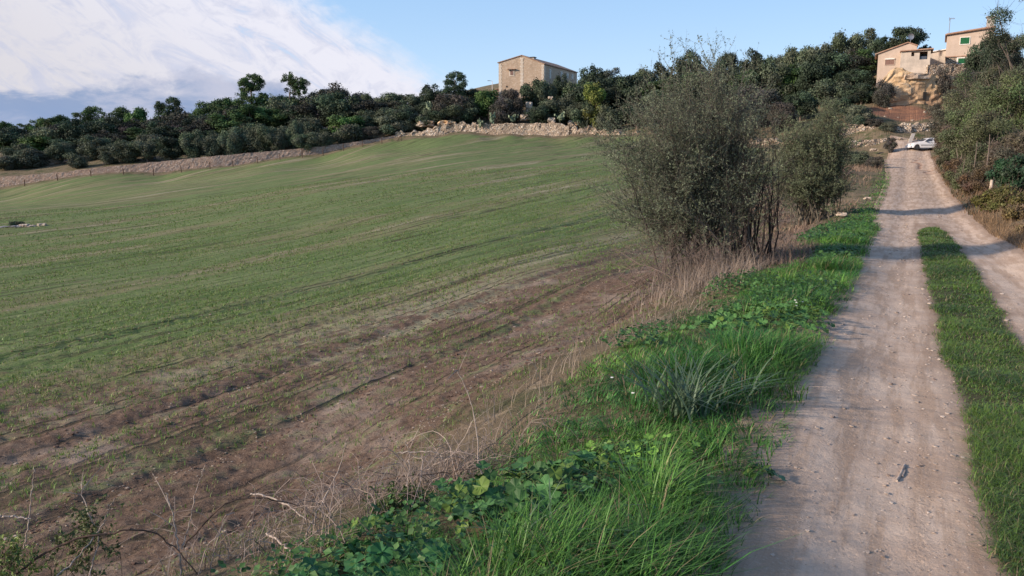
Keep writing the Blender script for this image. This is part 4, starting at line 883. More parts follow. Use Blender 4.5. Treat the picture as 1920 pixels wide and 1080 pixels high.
T = [
 # back row, the skyline of the wood from the left
 (12, 226, 205, 36, 'pine', 'thin pine with sky showing through at the very left edge'),
 (42, 230, 200, 50, 'pine', 'second skyline pine from the left edge'),
 (78, 222, 200, 46, 'pine', 'round topped skyline pine third from the left edge'),
 (112, 214, 198, 52, 'pine', 'skyline pine just left of the flat topped one'),
 (205, 208, 196, 44, 'pine', 'small skyline pine right of the flat topped one'),
 (235, 202, 195, 50, 'pine', 'wide skyline pine before the pointed one'),
 (264, 203, 190, 46, 'bright', 'pointed mid green tree on the left skyline', 'conifer_tree'),
 (345, 202, 190, 70, 'dusk', 'dark purplish evergreen right of the twin topped pine'),
 (392, 192, 186, 60, 'pine', 'pine rising below and left of the tallest pine'),
 (428, 180, 184, 60, 'pine', 'broad pine touching the foot of the tallest pine'),
 (503, 172, 184, 60, 'pine', 'dense pine between the two tall pines'),
 (540, 180, 186, 60, 'pine', 'dark pine under the thin trunked tall pine'),
 (592, 172, 186, 50, 'holm', 'dark oak right under the thin trunked tall pine'),
 (640, 157, 184, 92, 'dusk', 'widest dark crown on the skyline right of the tall pines'),
 (690, 178, 182, 52, 'olive', 'grey green crown on the skyline after the widest dark crown'),
 (733, 172, 180, 62, 'olive', 'rounded grey green crown midway along the skyline'),
 (772, 178, 178, 50, 'olive', 'soft grey green crown left of the small peaked tree'),
 (806, 158, 178, 54, 'holm', 'small peaked dark tree left of the tall round tree'),
 (885, 166, 176, 50, 'holm', 'dark tree between the tall round tree and the stone house'),
 # middle row
 (30, 262, 185, 80, 'pine', 'green pine in the middle row at the left edge'),
 (88, 252, 180, 76, 'bright', 'fresh green crown in the middle row near the left edge'),
 (140, 258, 172, 76, 'holm', 'black green oak below the flat topped pine'),
 (205, 245, 170, 82, 'dusk', 'dark purple brown crown over the pale outcrop'),
 (262, 240, 172, 66, 'pine', 'green pine below the pointed tree'),
 (315, 236, 172, 80, 'holm', 'dark oak below the twin topped pine'),
 (370, 225, 172, 70, 'dusk', 'purplish crown in the middle row left of the tallest pine'),
 (420, 215, 172, 78, 'pine', 'large green pine in the middle row below the tallest pine'),
 (468, 195, 174, 84, 'pine', 'broad green pine directly under the tallest pine crown'),
 (470, 232, 166, 60, 'olive', 'grey green crown between the wall olives and the tallest pine'),
 (528, 205, 176, 70, 'pine', 'pine below the gap between the two tall pines'),
 (580, 200, 176, 76, 'holm', 'blue green oak under the widest dark crown on its left'),
 (630, 200, 174, 70, 'holm', 'deep dark oak below the widest dark crown'),
 (672, 205, 170, 70, 'olive', 'olive green crown behind the bright green bush'),
 (712, 200, 170, 66, 'olive', 'olive crown right of the bright green bush'),
 (755, 198, 168, 66, 'olive', 'olive crown above the long grey shrub'),
 (800, 190, 168, 62, 'holm', 'dark crown above the tawny outcrop'),
 (862, 178, 170, 64, 'holm', 'dense dark crown below the tall round tree'),
 # front row along the rubble wall
 (15, 292, 158, 60, 'shrub', 'low grey bush at the left edge above the grey wall'),
 (62, 280, 160, 60, 'shrub', 'low dark bush left of the pale outcrop'),
 (150, 290, 153, 40, 'shrub', 'small bush growing over the pale outcrop'),
 (205, 284, 154, 34, 'shrub', 'round bush right of the small pale rock'),
 (238, 264, 154, 62, 'olive', 'wide olive behind the right part of the grey wall'),
 (277, 262, 154, 44, 'olive', 'dark olive at the right end of the grey wall'),
 (322, 256, 153, 52, 'holm', 'dark green bush above the left end of the bare rubble slope'),
 (365, 246, 153, 44, 'olive', 'first of the rounded grey olives over the rubble wall'),
 (400, 252, 153, 40, 'olive', 'rounded grey olive second over the rubble wall'),
 (433, 246, 153, 42, 'olive', 'rounded grey olive third over the rubble wall'),
 (490, 234, 154, 58, 'olive', 'largest pale grey green olive over the rubble wall'),
 (517, 246, 153, 44, 'olive', 'low olive right of the largest pale one'),
 (556, 226, 156, 34, 'olive', 'slim upright olive left of the brown bank'),
 (577, 250, 153, 52, 'olive', 'flat olive just right of the slim upright one'),
 (608, 246, 154, 42, 'olive', 'dark low olive below the brown bank'),
 (652, 234, 156, 62, 'shrub', 'dark rounded shrub just below the bright green bush'),
 (652, 212, 160, 66, 'bright', 'bright fresh green bush right of the brown bank', 'bush'),
 (695, 236, 156, 40, 'brown', 'brownish grey shrub left of the long grey shrub'),
 (738, 218, 158, 62, 'shrub', 'long grey shrub above the end of the fence'),
 (775, 212, 160, 44, 'shrub', 'grey shrub touching the tawny outcrop'),
 (846, 174, 162, 72, 'brown', 'big round purple grey bush above the terrace wall'),
 (811, 196, 163, 34, 'olive', 'light grey bush left of the big purple grey bush'),
 (910, 164, 163, 48, 'bright', 'bright green rounded tree left of the stone house'),
 (868, 188, 163, 44, 'brown', 'small dark bush between the purple bush and the bright tree'),
 (955, 168, 160, 58, 'brown', 'purple brown bush under the gable of the stone house'),
 (945, 190, 158, 56, 'brown', 'low brown bush in front of the gable bush'),
 (1003, 148, 163, 54, 'holm', 'dark leafy tree covering the corner of the stone house'),
 (1022, 152, 162, 44, 'olive', 'grey olive at the right of the house corner tree'),
 (1050, 140, 172, 44, 'holm', 'black green tree before the side wall of the stone house'),
 (1040, 182, 158, 56, 'olive', 'olive halfway down the slope under the house side wall'),
 (1012, 196, 156, 50, 'holm', 'dark shrub right of the rocks under the stone house'),
 (1078, 158, 160, 56, 'olive', 'tall grey green tree left of the yellow green tree'),
 (1112, 122, 178, 50, 'holm', 'dark skyline tree right of the stone house roof'),
 (1100, 150, 168, 50, 'olive', 'brownish green tree behind the yellow green tree'),
 (1112, 156, 152, 44, 'yellow', 'yellow green egg shaped tree'),
 (1150, 128, 176, 50, 'feather', 'feathery grey pine on the skyline'),
 (1148, 158, 164, 60, 'holm', 'blue black oak right of the yellow green tree'),
 (1185, 140, 172, 50, 'holm', 'dark skyline tree touching the big thorny shrub'),
 (1145, 198, 148, 54, 'shrub', 'dark green bush right of the yellow green tree foot'),
 (1195, 190, 146, 66, 'holm', 'dark bush behind the left edge of the thorny shrub'),
 # behind and right of the thorny shrub
 (1235, 118, 165, 66, 'holm', 'skyline oak behind the left half of the thorny shrub'),
 (1292, 92, 160, 52, 'holm', 'skyline oak behind the top of the thorny shrub'),
 (1250, 170, 145, 90, 'olive', 'tree seen through the left twigs of the thorny shrub'),
 (1330, 130, 150, 80, 'holm', 'tree seen through the upper twigs of the thorny shrub'),
 (1330, 190, 135, 90, 'brown', 'brownish bush seen through the middle of the thorny shrub'),
 (1362, 96, 158, 46, 'holm', 'rounded skyline oak just right of the thorny shrub top'),
 (1410, 92, 156, 54, 'holm', 'flat skyline oak second right of the thorny shrub'),
 (1450, 100, 154, 46, 'olive', 'olive green crown in the dip of the right skyline'),
 (1425, 130, 146, 64, 'olive', 'soft green crown above the large purple grey bush'),
 (1415, 158, 125, 90, 'brown', 'large purple grey bush on the right above the field wall'),
 (1465, 190, 118, 56, 'brown', 'purple grey bush at the foot of the dark wood'),
 (1487, 88, 150, 52, 'olive', 'leafy crown left of the climbing right skyline'),
 (1475, 134, 140, 46, 'bright', 'small bright green crown amid the right wood'),
 (1525, 80, 148, 60, 'olive', 'crown on the climbing skyline halfway to the houses'),
 (1520, 125, 138, 80, 'bright', 'large mid green tree in the middle of the right wood'),
 (1570, 66, 146, 60, 'olive', 'tall crown on the climbing skyline'),
 (1560, 108, 138, 76, 'dusk', 'brown green crown below the climbing skyline'),
 (1612, 55, 146, 58, 'olive', 'upper crown left of the topmost windblown tree'),
 (1605, 96, 138, 60, 'dusk', 'dark crown left of the low peach house'),
 (1600, 130, 130, 70, 'holm', 'deep dark tree against the left side of the cliff'),
 (1555, 150, 126, 76, 'olive', 'grey green tree behind the slim upright shrub'),
 (1615, 155, 122, 66, 'holm', 'black green tree at the foot of the cliff'),
 (1500, 170, 122, 60, 'holm', 'dark tree behind the left of the slim upright shrub'),
 (1585, 178, 117, 60, 'holm', 'dark shaded bush right behind the slim upright shrub'),
 (1655, 150, 119, 36, 'brown', 'sparse bush growing on the left of the cliff face'),
 (1658, 68, 142, 44, 'holm', 'thin dark crown left of the dish of the low house'),
 (1695, 48, 140, 62, 'holm', 'topmost windblown dark tree behind the low peach house'),
 (1733, 84, 140, 24, 'holm', 'little tree top peeping over the porch roof'),
 (1838, 74, 119, 56, 'holm', 'dark green carob growing in front of the peach house wall'),
 (1870, 62, 112, 66, 'holm', 'dark tree at the right end of the peach house'),
 (1815, 128, 118, 40, 'brown', 'dry bush on the wall below the peach house'),
 (1762, 124, 120, 34, 'brown', 'small dry bush on top of the retaining wall'),
 # lower terraces beside the track
 (1612, 198, 110, 50, 'shrub', 'low green bush on the upper terrace left of the red earth'),
 (1665, 232, 106, 30, 'shrub', 'round green bush between the two terrace walls'),
 (1640, 224, 108, 34, 'brown', 'dry tuft on the terrace left of the round green bush'),
 (1668, 258, 98, 22, 'brown', 'brown bush at the left end of the lower terrace wall'),
 (1608, 285, 72, 52, 'shrub', 'dark green bush left of the upper track'),
 (1640, 296, 68, 34, 'brown', 'brown dry bush at the left edge of the upper track'),
]
for r_ in T:
    tree(*r_[:6], name=r_[6] if len(r_) > 6 else None, cat='bush' if len(r_) > 6 and r_[6] == 'bush' else None)
# crowns packed behind, hardly told apart in the photo
rg = random.Random(77)
for px in range(20, 1640, 27):
    Y = np.interp(px, [0, 600, 900, 1200, 1400, 1640], [186, 176, 170, 158, 144, 132]) + rg.uniform(-3, 3)
    if 905 < px < 1100: continue
    sky_ = np.interp(px, [0, 120, 300, 420, 640, 760, 900, 1100, 1200, 1400, 1500, 1640], [228, 216, 205, 184, 166, 182, 180, 130, 128, 105, 98, 66])
    tree(px + rg.uniform(-8, 8), sky_ + rg.uniform(6, 26), Y, rg.uniform(60, 92), rg.choice(['holm', 'olive', 'pine', 'dusk', 'holm']), 'evergreen crown packed inside the wood behind the front trees', G1, 'evergreen_tree', 'tree')
for px in range(10, 1230, 34):
    Y = np.interp(px, [0, 600, 900, 1200], [164, 162, 160, 152]) + rg.uniform(-2, 2)
    if 880 < px < 1010: continue
    base = np.interp(px, [0, 300, 600, 760, 900, 1230], [290, 262, 240, 215, 205, 200])
    tree(px + rg.uniform(-8, 8), base + rg.uniform(-18, 6), Y, rg.uniform(44, 64), rg.choice(['holm', 'shrub', 'olive', 'olive']), 'low bush in the undergrowth at the foot of the wood', 'undergrowth bushes at the foot of the wood', 'bush', 'bush')

def custom_tree(name, label, px, Y, lobes, trunks, nleaf, leaf, col, seed, m='leaffar', asp=.55, cat='tree'):
    """lobes given as photo (px, py, dy, r_px); trunks as lists of (px, py) polylines with radius"""
    rng = np.random.RandomState(seed); c = np.array(gpt(px, Y)); k = mpp(Y)
    root = empty(name, tuple(c), label, cat)
    L = []
    for (x, y, dy, r) in lobes:
        p = np.array(at(x, y, Y + dy)); L.append((*(p - c), r * k))
    mb, L = crown(rng, 1, 1, 0, len(L), nleaf, leaf, col, lobes=L, flat=.8, asp=asp)
    tb = MB()
    for pts, r in trunks:
        P = np.array([at(x, y, Y) for x, y in pts]) - c
        tb.tube(P, np.linspace(r, r * .45, len(P)), 7)
    put(tb, 'trunk', M['bark'], root); put(mb, 'crown', M[m], root)
    return root
def lob(rng, cx, cy, rx, ry, n, r, dz=2.0):
    out = []
    while len(out) < n:
        a, b = rng.uniform(-1, 1, 2)
        if a * a + b * b < 1: out.append((cx + a * rx, cy + b * ry, rng.uniform(-dz, dz), r * rng.uniform(.7, 1.3)))
    return out
rg2 = np.random.RandomState(4)
custom_tree('pine_tree', 'tallest pine with a dense rounded crown above the wood', 472, 182,
            lob(rg2, 472, 155, 21, 15, 46, 6) + lob(rg2, 485, 184, 18, 7, 14, 5) + lob(rg2, 458, 176, 14, 9, 14, 5.5) + lob(rg2, 472, 200, 34, 16, 50, 7), [([(474, 225), (472, 190), (470, 160)], .3), ([(472, 190), (490, 180)], .12)], 15000, .16, (.060, .108, .038), 51)
custom_tree('pine_tree', 'tall pine with an open flat crown on a thin leaning trunk', 550, 182,
            lob(rg2, 560, 156, 17, 11, 26, 5.2) + lob(rg2, 541, 146, 9, 8, 11, 4.6) + lob(rg2, 556, 172, 20, 8, 16, 4.6) + lob(rg2, 548, 192, 28, 9, 24, 6) + [(530, 152, 0, 4), (545, 138, 0, 4.5), (572, 168, 0, 5), (560, 174, 0, 4)], [([(545, 210), (543, 175), (548, 155), (560, 148)], .2), ([(543, 178), (556, 168), (570, 160)], .1)], 10000, .15, (.060, .105, .038), 52)
custom_tree('pine_tree', 'twin topped pine rising above the left part of the wood', 315, 190,
            lob(rg2, 323, 193, 12, 9, 20, 4.8) + lob(rg2, 300, 198, 9, 7, 12, 4.4) + lob(rg2, 312, 209, 24, 8, 26, 5) + lob(rg2, 316, 226, 30, 14, 34, 6), [([(316, 250), (314, 215), (322, 195)], .22), ([(314, 216), (302, 200)], .1)], 10000, .15, (.055, .095, .046), 53)
custom_tree('pine_tree', 'flat topped umbrella pine with pale bare branches', 175, 192,
            lob(rg2, 172, 208, 18, 5, 20, 5) + lob(rg2, 160, 216, 24, 6, 20, 5) + lob(rg2, 172, 236, 34, 14, 34, 7), [([(177, 265), (176, 240), (168, 218)], .22), ([(176, 240), (186, 224), (184, 212)], .14), ([(177, 248), (165, 228), (152, 218)], .12)], 9000, .15, (.065, .115, .042), 54)
custom_tree('evergreen_tree', 'tall round tree left of the bright green tree near the stone house', 852, 172,
            lob(rg2, 853, 154, 19, 17, 36, 5.5) + lob(rg2, 853, 178, 25, 12, 22, 7), [([(853, 225), (853, 180), (853, 150)], .25)], 9000, .15, (.06, .105, .055), 55)

def side_tree(X, Y, w, h, kind, i, label):
    cm, tm, W, H = proto(kind, i); z = hz(X, Y); root = empty(NAME[kind][0], (X, Y, z - .1), label, 'tree'); root.scale = (w / W, w / W, h / H)
    link(tm, 'trunk', root); link(cm, 'crown', root)
side_tree(-17.5, 4.0, 5.5, 4.6, 'olive', 0, 'olive tree beyond the left edge whose shadow crosses the lower field')
side_tree(-30, 8.5, 6, 5.0, 'olive', 1, 'farther olive tree beyond the left edge shading the field')

# ------------------------------------------------------------------ woody shrubs near the camera
def woody(name, label, px, Y, stems, env, n1, n2, nlf, leaf, lcol, tcol, seed, r0=.02, cat='shrub', leafmat='leaf', twigmat='twig', asp=.32, l1=(.45, 1.0), l2=(.12, .38), basew=.35, dark=None, sagf=.0):
    """env: list of (px, py, rx_px, ry_px, rdepth_m, weight) ellipsoids holding the branch tips"""
    rng = np.random.RandomState(seed); c = np.array(gpt(px, Y)); k = mpp(Y); root = empty(name, tuple(c), label, cat)
    W_ = np.array([e[5] for e in env], float); W_ /= W_.sum()
    ei = rng.choice(len(env), stems, p=W_); tip = []
    for i in ei:
        e = env[i]; d = norm(rng.normal(size=3)); d[2] = abs(d[2]) * 1 if rng.rand() < .6 else d[2]
        p = np.array(at(e[0], e[1], Y)) - c; tip.append(p + d * np.array([e[2] * k, e[4], e[3] * k]) * rng.uniform(.55, 1.0) ** .6)
    tip = np.array(tip); K = 8; ts = np.linspace(0, 1, K)[None, :, None]
    base = np.stack([rng.normal(0, basew, stems) + tip[:, 0] * .12, rng.normal(0, basew * .8, stems), np.full(stems, -.08)], -1)
    mid = base * .55 + tip * .45 + np.stack([rng.normal(0, .12, stems), rng.normal(0, .12, stems), .16 * tip[:, 2]], -1)
    P = (1 - ts) ** 2 * base[:, None] + 2 * ts * (1 - ts) * mid[:, None] + ts ** 2 * tip[:, None]
    P[:, 1:-1] += rng.normal(0, .022, (stems, K - 2, 3))
    tb = MB(); g = rng.rand(stems, 1)
    tubes(tb, P, r0 * rng.uniform(.45, 1.1, stems)[:, None] * np.linspace(1, .18, K)[None], 5, lin(tcol) * (.6 + .7 * g))
    def sub(P, n, ln, spread, lo):
        m_ = len(P); K_ = P.shape[1]
        i = np.repeat(np.arange(m_), n); t = lo + (1 - lo) * rng.rand(m_ * n) ** .8 * (K_ - 1) / (K_ - 1); s = t * (K_ - 1); j = np.minimum(s.astype(int), K_ - 2); f = (s - j)[:, None]
        b = P[i, j] * (1 - f) + P[i, j + 1] * f; dr = norm(P[i, j + 1] - P[i, j])
        d = norm(dr + rng.normal(size=b.shape) * spread + np.array([0, 0, .18])); L_ = rng.uniform(*ln, len(b))[:, None]
        q = [b + d * L_ * t_ + np.array([0, 0, .10]) * L_ * t_ * t_ + rng.normal(0, .02, b.shape) * L_ * (t_ > 0) for t_ in np.linspace(0, 1, 4)]
        return np.stack(q, 1)
    P1 = sub(P, n1, l1, .75, .28); tubes(tb, P1, np.full((len(P1), 1), r0 * .20) * np.linspace(1, .35, 4)[None] * rng.uniform(.7, 1.3, (len(P1), 1)), 3, lin(tcol) * rng.uniform(.7, 1.4, (len(P1), 1)))
    P2 = sub(P1, n2, l2, .8, .15); tubes(tb, P2, np.full((len(P2), 1), r0 * .085) * np.linspace(1, .4, 4)[None], 3, lin(tcol) * rng.uniform(.8, 1.8, (len(P2), 1)))
    put(tb, 'branches', M[twigmat], root)
    if nlf:
        m_ = len(P2); lp = np.ones(m_)
        if dark: lp = np.where(P2[:, 0, 0] + .25 * rng.normal(size=m_) > dark[0], dark[1], 1.0); lp = np.where(P2[:, 0, 2] < dark[2], lp * dark[3], lp)
        i = np.repeat(np.arange(m_), nlf); i = i[rng.rand(len(i)) < lp[i]]
        s = rng.rand(len(i)) * 2.999; j = s.astype(int); f = (s - j)[:, None]
        C = P2[i, j] * (1 - f) + P2[i, j + 1] * f + rng.normal(0, leaf * .5, (len(i), 3))
        lb = MB(); tintb = rng.uniform(.7, 1.35, (stems, 1)); si = (i // n2) // n1
        cards(lb, C, rng.normal(size=C.shape) + np.array([-.2, -.2, .5]), leaf * rng.uniform(.5, 1.4, len(i)), asp, lin(lcol) * tintb[si] * rng.uniform(.6, 1.5, (len(i), 1)), rng, .15)
        put(lb, 'leaves', M[leafmat], root)
    return root
woody('thorny_shrub', 'huge thorny grey green shrub standing between field and track', 1335, 14.4, 74,
      [(1215, 330, 85, 100, .9, 3), (1265, 290, 105, 140, 1.1, 5), (1330, 260, 110, 105, 1.0, 5), (1300, 195, 90, 52, .8, 2.5), (1230, 380, 95, 80, .9, 2.5), (1370, 330, 75, 110, .8, 3), (1300, 390, 110, 60, .9, 1.5), (1420, 400, 30, 70, .4, 1)],
      18, 11, 9, .018, (.120, .145, .095), (.125, .112, .095), 61, .020, dark=(.75, .45, .45, .6), basew=.45)
woody('dead_branch_clump', 'dark leafless stems rising at the right side of the thorny shrub', 1415, 14.0, 22,
      [(1425, 340, 35, 60, .35, 3), (1400, 290, 40, 40, .4, 1.5)], 7, 6, 0, .02, (.1, .1, .1), (.05, .038, .034), 62, .022, basew=.22)
woody('dry_twig_clump', 'brown leafless twigs tangled round the foot of the thorny shrub', 1270, 13.6, 60, [(1250, 500, 120, 70, .7, 3), (1180, 520, 70, 60, .5, 1.5), (1350, 490, 60, 50, .5, 1.5)], 8, 5, 0, .02, (.1, .1, .1), (.19, .145, .12), 67, .008, l1=(.15, .5), l2=(.08, .25), basew=.55)
woody('slim_shrub', 'slim upright grey green shrub left of the upper track', 1520, 30.5, 60,
      [(1520, 312, 54, 66, 1.0, 4), (1550, 268, 30, 48, .8, 2.2), (1494, 298, 30, 52, .7, 1.6), (1512, 355, 56, 36, .9, 2.2)],
      16, 10, 9, .034, (.125, .155, .088), (.12, .108, .085), 63, .030, l1=(.5, 1.1), l2=(.18, .5), basew=.5)
for (x, y0, y1, x1, lb_) in ((1256, 150, 76, 1262, 'longest leafy shoot sticking up at the left of the thorny shrub top'), (1335, 160, 66, 1313, 'leafy shoot curling up highest above the thorny shrub')):
    rng = np.random.RandomState(x); P = np.array([at(x + (x1 - x) * t + 4 * math.sin(t * 5), y0 + (y1 - y0) * t, 14.3) for t in np.linspace(0, 1, 9)])
    c = P[0].copy(); tb = MB(); tb.tube(P - c, np.linspace(.006, .002, 9), 4, (.14, .12, .09))
    lb = MB(); t = rng.rand(46) * 7.99; j = t.astype(int); C = P[j] * (1 - (t - j))[:, None] + P[j + 1] * (t - j)[:, None] - c + rng.normal(0, .022, (46, 3))
    cards(lb, C, rng.normal(size=(46, 3)), .030, .4, lin((.10, .12, .06)), rng)
    root = empty('leafy_shoot', tuple(c), lb_, 'twig'); put(tb, 'stem', M['twig'], root); put(lb, 'leaves', M['leaf'], root)

def hedge(label, px, top, Y, wpx, leaf, col, seed, nleaf=26000, name='bush', nl=60, wood=None, lr=.12, cvar=.35, dp=1.0, m='leaf', asp=.5, cat='bush'):
    rng = np.random.RandomState(seed); X, Y, z = gpt(px, Y); w = wpx * mpp(Y); h = ztop(top, Y) - z
    root = empty(name, (X, Y, z - .1), label, cat); 
    mb, L = crown(rng, w, h, -.05 * h, nl, nleaf, leaf, col, lr=lr, cvar=cvar, asp=asp, hollow=.45)
    put(mb, 'foliage', M[m], root)
    tb = MB(); k = len(L)
    src = np.stack([rng.normal(0, w * .1, k), rng.normal(0, w * .1, k), np.zeros(k)], -1); tipd = L[:, :3] * 1.12
    P = np.stack([src, src * .5 + tipd * .4 + np.array([0, 0, .1 * h]), tipd * .95, tipd + rng.normal(0, .04 * w, (k, 3))], 1)
    tubes(tb, P, np.full((k, 1), .012 + .004 * h) * np.linspace(1, .2, 4)[None], 5, lin((.13, .11, .095)) * rng.uniform(.6, 1.5, (k, 1)))
    n = 26; i = np.repeat(np.arange(k), n); d = norm(rng.normal(size=(k * n, 3)) + np.array([-.1, -.3, .3])); ln = w * lr * rng.uniform(.5, 1.5, (k * n, 1)); b = L[i, :3] + d * ln * .3
    P = np.stack([b, b + d * ln * .6 + rng.normal(0, .03, b.shape) * ln, b + d * ln * 1.1 + np.array([0, 0, .05])], 1)
    tc = wood or (.12, .10, .085)
    tubes(tb, P, np.full((k * n, 1), .0035 + Y * .00009) * np.array([[1, .7, .35]]), 3, lin(tc) * rng.uniform(.6, 1.6, (k * n, 1)))
    put(tb, 'branches', M['twig'], root)
    return root
GG, BR, DK, IV = (.100, .125, .065), (.130, .102, .072), (.05, .085, .045), (.03, .065, .034)
hedge('grey brown bush at the left tip of the right hand thicket near the parked car', 1790, 158, 88, 100, .09, (.085, .088, .062), 71, 20000)
hedge('broad grey green bush below the peach house on the right bank', 1835, 118, 74, 130, .08, GG, 72, 26000)
hedge('tall grey green bush at the right edge under the tree crown', 1910, 62, 62, 160, .075, (.085, .105, .055), 73, 30000)
hedge('brown bush leaning over the track beside the parked car', 1782, 222, 66, 62, .07, BR, 74, 16000)
hedge('olive toned bush in the middle of the right thicket', 1822, 185, 54, 110, .065, GG, 75, 26000)
hedge('dense green bush at the right edge midway up the thicket', 1900, 130, 48, 150, .06, (.08, .11, .05), 76, 34000)
hedge('grey green bush filling the foot of the thicket near the car', 1778, 262, 58, 52, .06, (.095, .105, .062), 87, 14000)
hedge('olive green bush filling the foot of the thicket above the road bend', 1818, 300, 40, 84, .045, (.10, .115, .06), 88, 20000)
hedge('rusty brown bush low beside the upper track', 1795, 296, 46, 56, .05, (.115, .078, .045), 77, 16000)
hedge('dull green bush behind the pale dead trunks', 1850, 208, 42, 120, .05, (.092, .108, .058), 78, 28000)
hedge('dry twiggy bush with rusty leaves above the shaded road edge', 1835, 318, 37, 74, .042, (.120, .082, .050), 79, 18000, wood=(.17, .14, .12))
hedge('brown twiggy bush under the dense green one at the right edge', 1910, 240, 36, 120, .045, (.090, .078, .055), 80, 28000, wood=(.17, .14, .12))
hedge('glossy dark ivy mass at the right edge', 1905, 292, 31, 90, .05, IV, 81, 26000, asp=.8)
hedge('yellow green bramble bush beside the right wheel track', 1880, 352, 27, 100, .04, (.115, .120, .040), 82, 26000, asp=.75, wood=(.16, .11, .08))
hedge('rust tinted low bramble right of the yellow green one', 1925, 385, 22, 90, .035, (.130, .095, .045), 83, 20000, asp=.7, wood=(.18, .13, .09))
hedge('sparse straw coloured bush at the right edge above the bare wheel track', 1940, 425, 18, 80, .03, (.20, .135, .080), 84, 12000, wood=(.26, .19, .13))
hedge('tall leafy tree rising out of frame in the top right corner', 1950, -70, 50, 230, .065, (.06, .08, .055), 85, 48000, name='tree', nl=46, lr=.10, cat='tree')
hedge('open crowned tree left of the top right corner tree', 1893, 16, 56, 100, .07, (.06, .08, .055), 86, 22000, name='tree', nl=26, lr=.11, cat='tree')
for (x, yb, yt, Y, r, lb_) in ((1828, 300, 264, 38, .022, 'pale dead trunk left of the forked dead one'), (1852, 296, 252, 35, .030, 'pale forked dead trunk in the right thicket'), (1806, 312, 288, 41, .018, 'short dead stem at the left of the pale trunks')):
    Y -= 2.0; P = [np.array(at(x, yb, Y)), np.array(at(x + 3, (yb + yt) / 2, Y)), np.array(at(x + 4, yt, Y))]; P[0][2] -= .3
    c = P[0].copy(); mb = MB(); mb.tube([p - c for p in P], [r, r * .8, r * .5], 7); mb.tube([P[1] - c, np.array(at(x + 12, yt + 6, Y)) - c], [r * .6, r * .3], 6)
    tag(put(mb, 'dead_tree', M['bark'], loc=tuple(c)), lb_, 'dead tree', 'dead trunks in the right thicket')

# ------------------------------------------------------------------ dry stone walls, cliff, outcrops
def wall(name, label, pts, thick, m, jag=.25, disp=.18, cell=.35, lean=.12, seed=1, sink=.6, cat='stone wall', group=None, rows=9, big=1.4):
    """pts: (px, Y, top_py) along the foot of the wall, or (px, Y, top_py, bottom_py)"""
    rng = np.random.RandomState(seed); P = []
    for p in pts:
        X, Y, z = gpt(p[0], p[1]) if len(p) < 4 else at(p[0], p[3], p[1])
        P.append((X, Y, z - sink, ztop(p[2], p[1])))
    P = np.array(P); c = P[0, :3].copy(); d = np.concatenate([[0], np.cumsum(np.hypot(np.diff(P[:, 0]), np.diff(P[:, 1])))])
    n = max(6, int(d[-1] / cell)); s_ = np.linspace(0, d[-1], n)
    Q = np.stack([np.interp(s_, d, P[:, i]) for i in range(4)], 1)
    T = norm(np.gradient(Q[:, :2], axis=0)); N = np.stack([T[:, 1], -T[:, 0]], -1)
    if N[:, 1].mean() > 0: N = -N
    top = Q[:, 3] + jag * (vnoise(s_ / .9, s_ * 0, seed) - .5) * 2 + jag * .5 * rng.normal(size=n)
    V = []
    prof_ = [(t, 0) for t in np.linspace(0, 1, rows)] + [(1, 1), (0, 1)]
    for t, b in prof_:
        z = Q[:, 2] + (top - Q[:, 2]) * t
        off = (thick * .5 - lean * (z - Q[:, 2]) * 1.0) if not b else -thick * .5
        k = disp * ((vnoise(s_ / .55, z / .35, seed + 3) - .5) + big * (vnoise(s_ / 2.3, z / 1.5, seed + 4) - .5)) * (0 if b else 1)
        xy = Q[:, :2] + N * (off + k)[:, None] if not np.isscalar(off) else Q[:, :2] + N * (off + k)[:, None]
        V.append(np.concatenate([xy, z[:, None] + (.06 * rng.normal(size=(n, 1)) if 0 < t < 1 else 0)], 1))
    V = np.stack(V, 0) - c; r = len(prof_); idx = np.arange(r * n).reshape(r, n)
    Qd = np.stack([idx[:-1, :-1], idx[:-1, 1:], idx[1:, 1:], idx[1:, :-1]], -1).reshape(-1, 4)
    T3 = []
    for e in (0, n - 1):
        for i in range(1, r - 1): T3.append((idx[0, e], idx[i, e], idx[i + 1, e]))
    mb = MB(); mb.add(V.reshape(-1, 3), Qd, T3)
    o = put(mb, name, m, loc=tuple(c)); tag(o, label, cat, group, 'thing'); return o
wall('rubble_wall', 'long reddish rubble bank running behind the row of fence posts', [(-260, 136, 342), (-120, 138, 338), (0, 142, 333), (120, 143.5, 322), (200, 144.5, 313), (300, 146, 303), (400, 147.5, 293), (500, 150, 284), (600, 152.5, 275), (680, 154.5, 264), (745, 156, 253)], 1.2, M['rubble'], jag=.05, disp=.10, lean=.3, seed=3)
wall('terrace_wall', 'rough dry stone terrace wall between the fence end and the tall joint', [(742, 156, 250), (800, 155.5, 244), (815, 155, 236), (850, 155, 233), (893, 154.5, 231)], 1.2, M['stonewarm'], jag=.35, disp=.45, seed=4)
wall('terrace_wall', 'neat pale dry stone terrace wall below the stone house', [(893, 154, 232), (940, 153, 231), (1000, 152, 231), (1050, 150.5, 232), (1068, 150, 236)], 1.2, M['stonewarm'], jag=.12, disp=.25, seed=5)
wall('terrace_wall', 'collapsing pale stone wall left of the thorny shrub', [(1070, 150, 236), (1100, 149, 242), (1140, 147, 244), (1190, 142, 250), (1280, 134, 258)], 1.4, M['stonewarm'], jag=.4, disp=.6, seed=6)
wall('field_wall', 'low tumbled stone wall seen between the two roadside shrubs', [(1330, 124, 262), (1400, 116, 262), (1450, 111, 262), (1510, 107.5, 263), (1560, 104.5, 262), (1585, 103, 262)], 1.1, M['stonewarm'], jag=.3, disp=.5, seed=7)
wall('field_wall', 'smooth grey stone wall above the left end of the rubble bank', [(-200, 158, 338), (-60, 158, 329), (30, 158, 322), (90, 159, 318), (113, 159, 317)], .8, M['stonegrey'], jag=.06, disp=.08, lean=.05, seed=8)
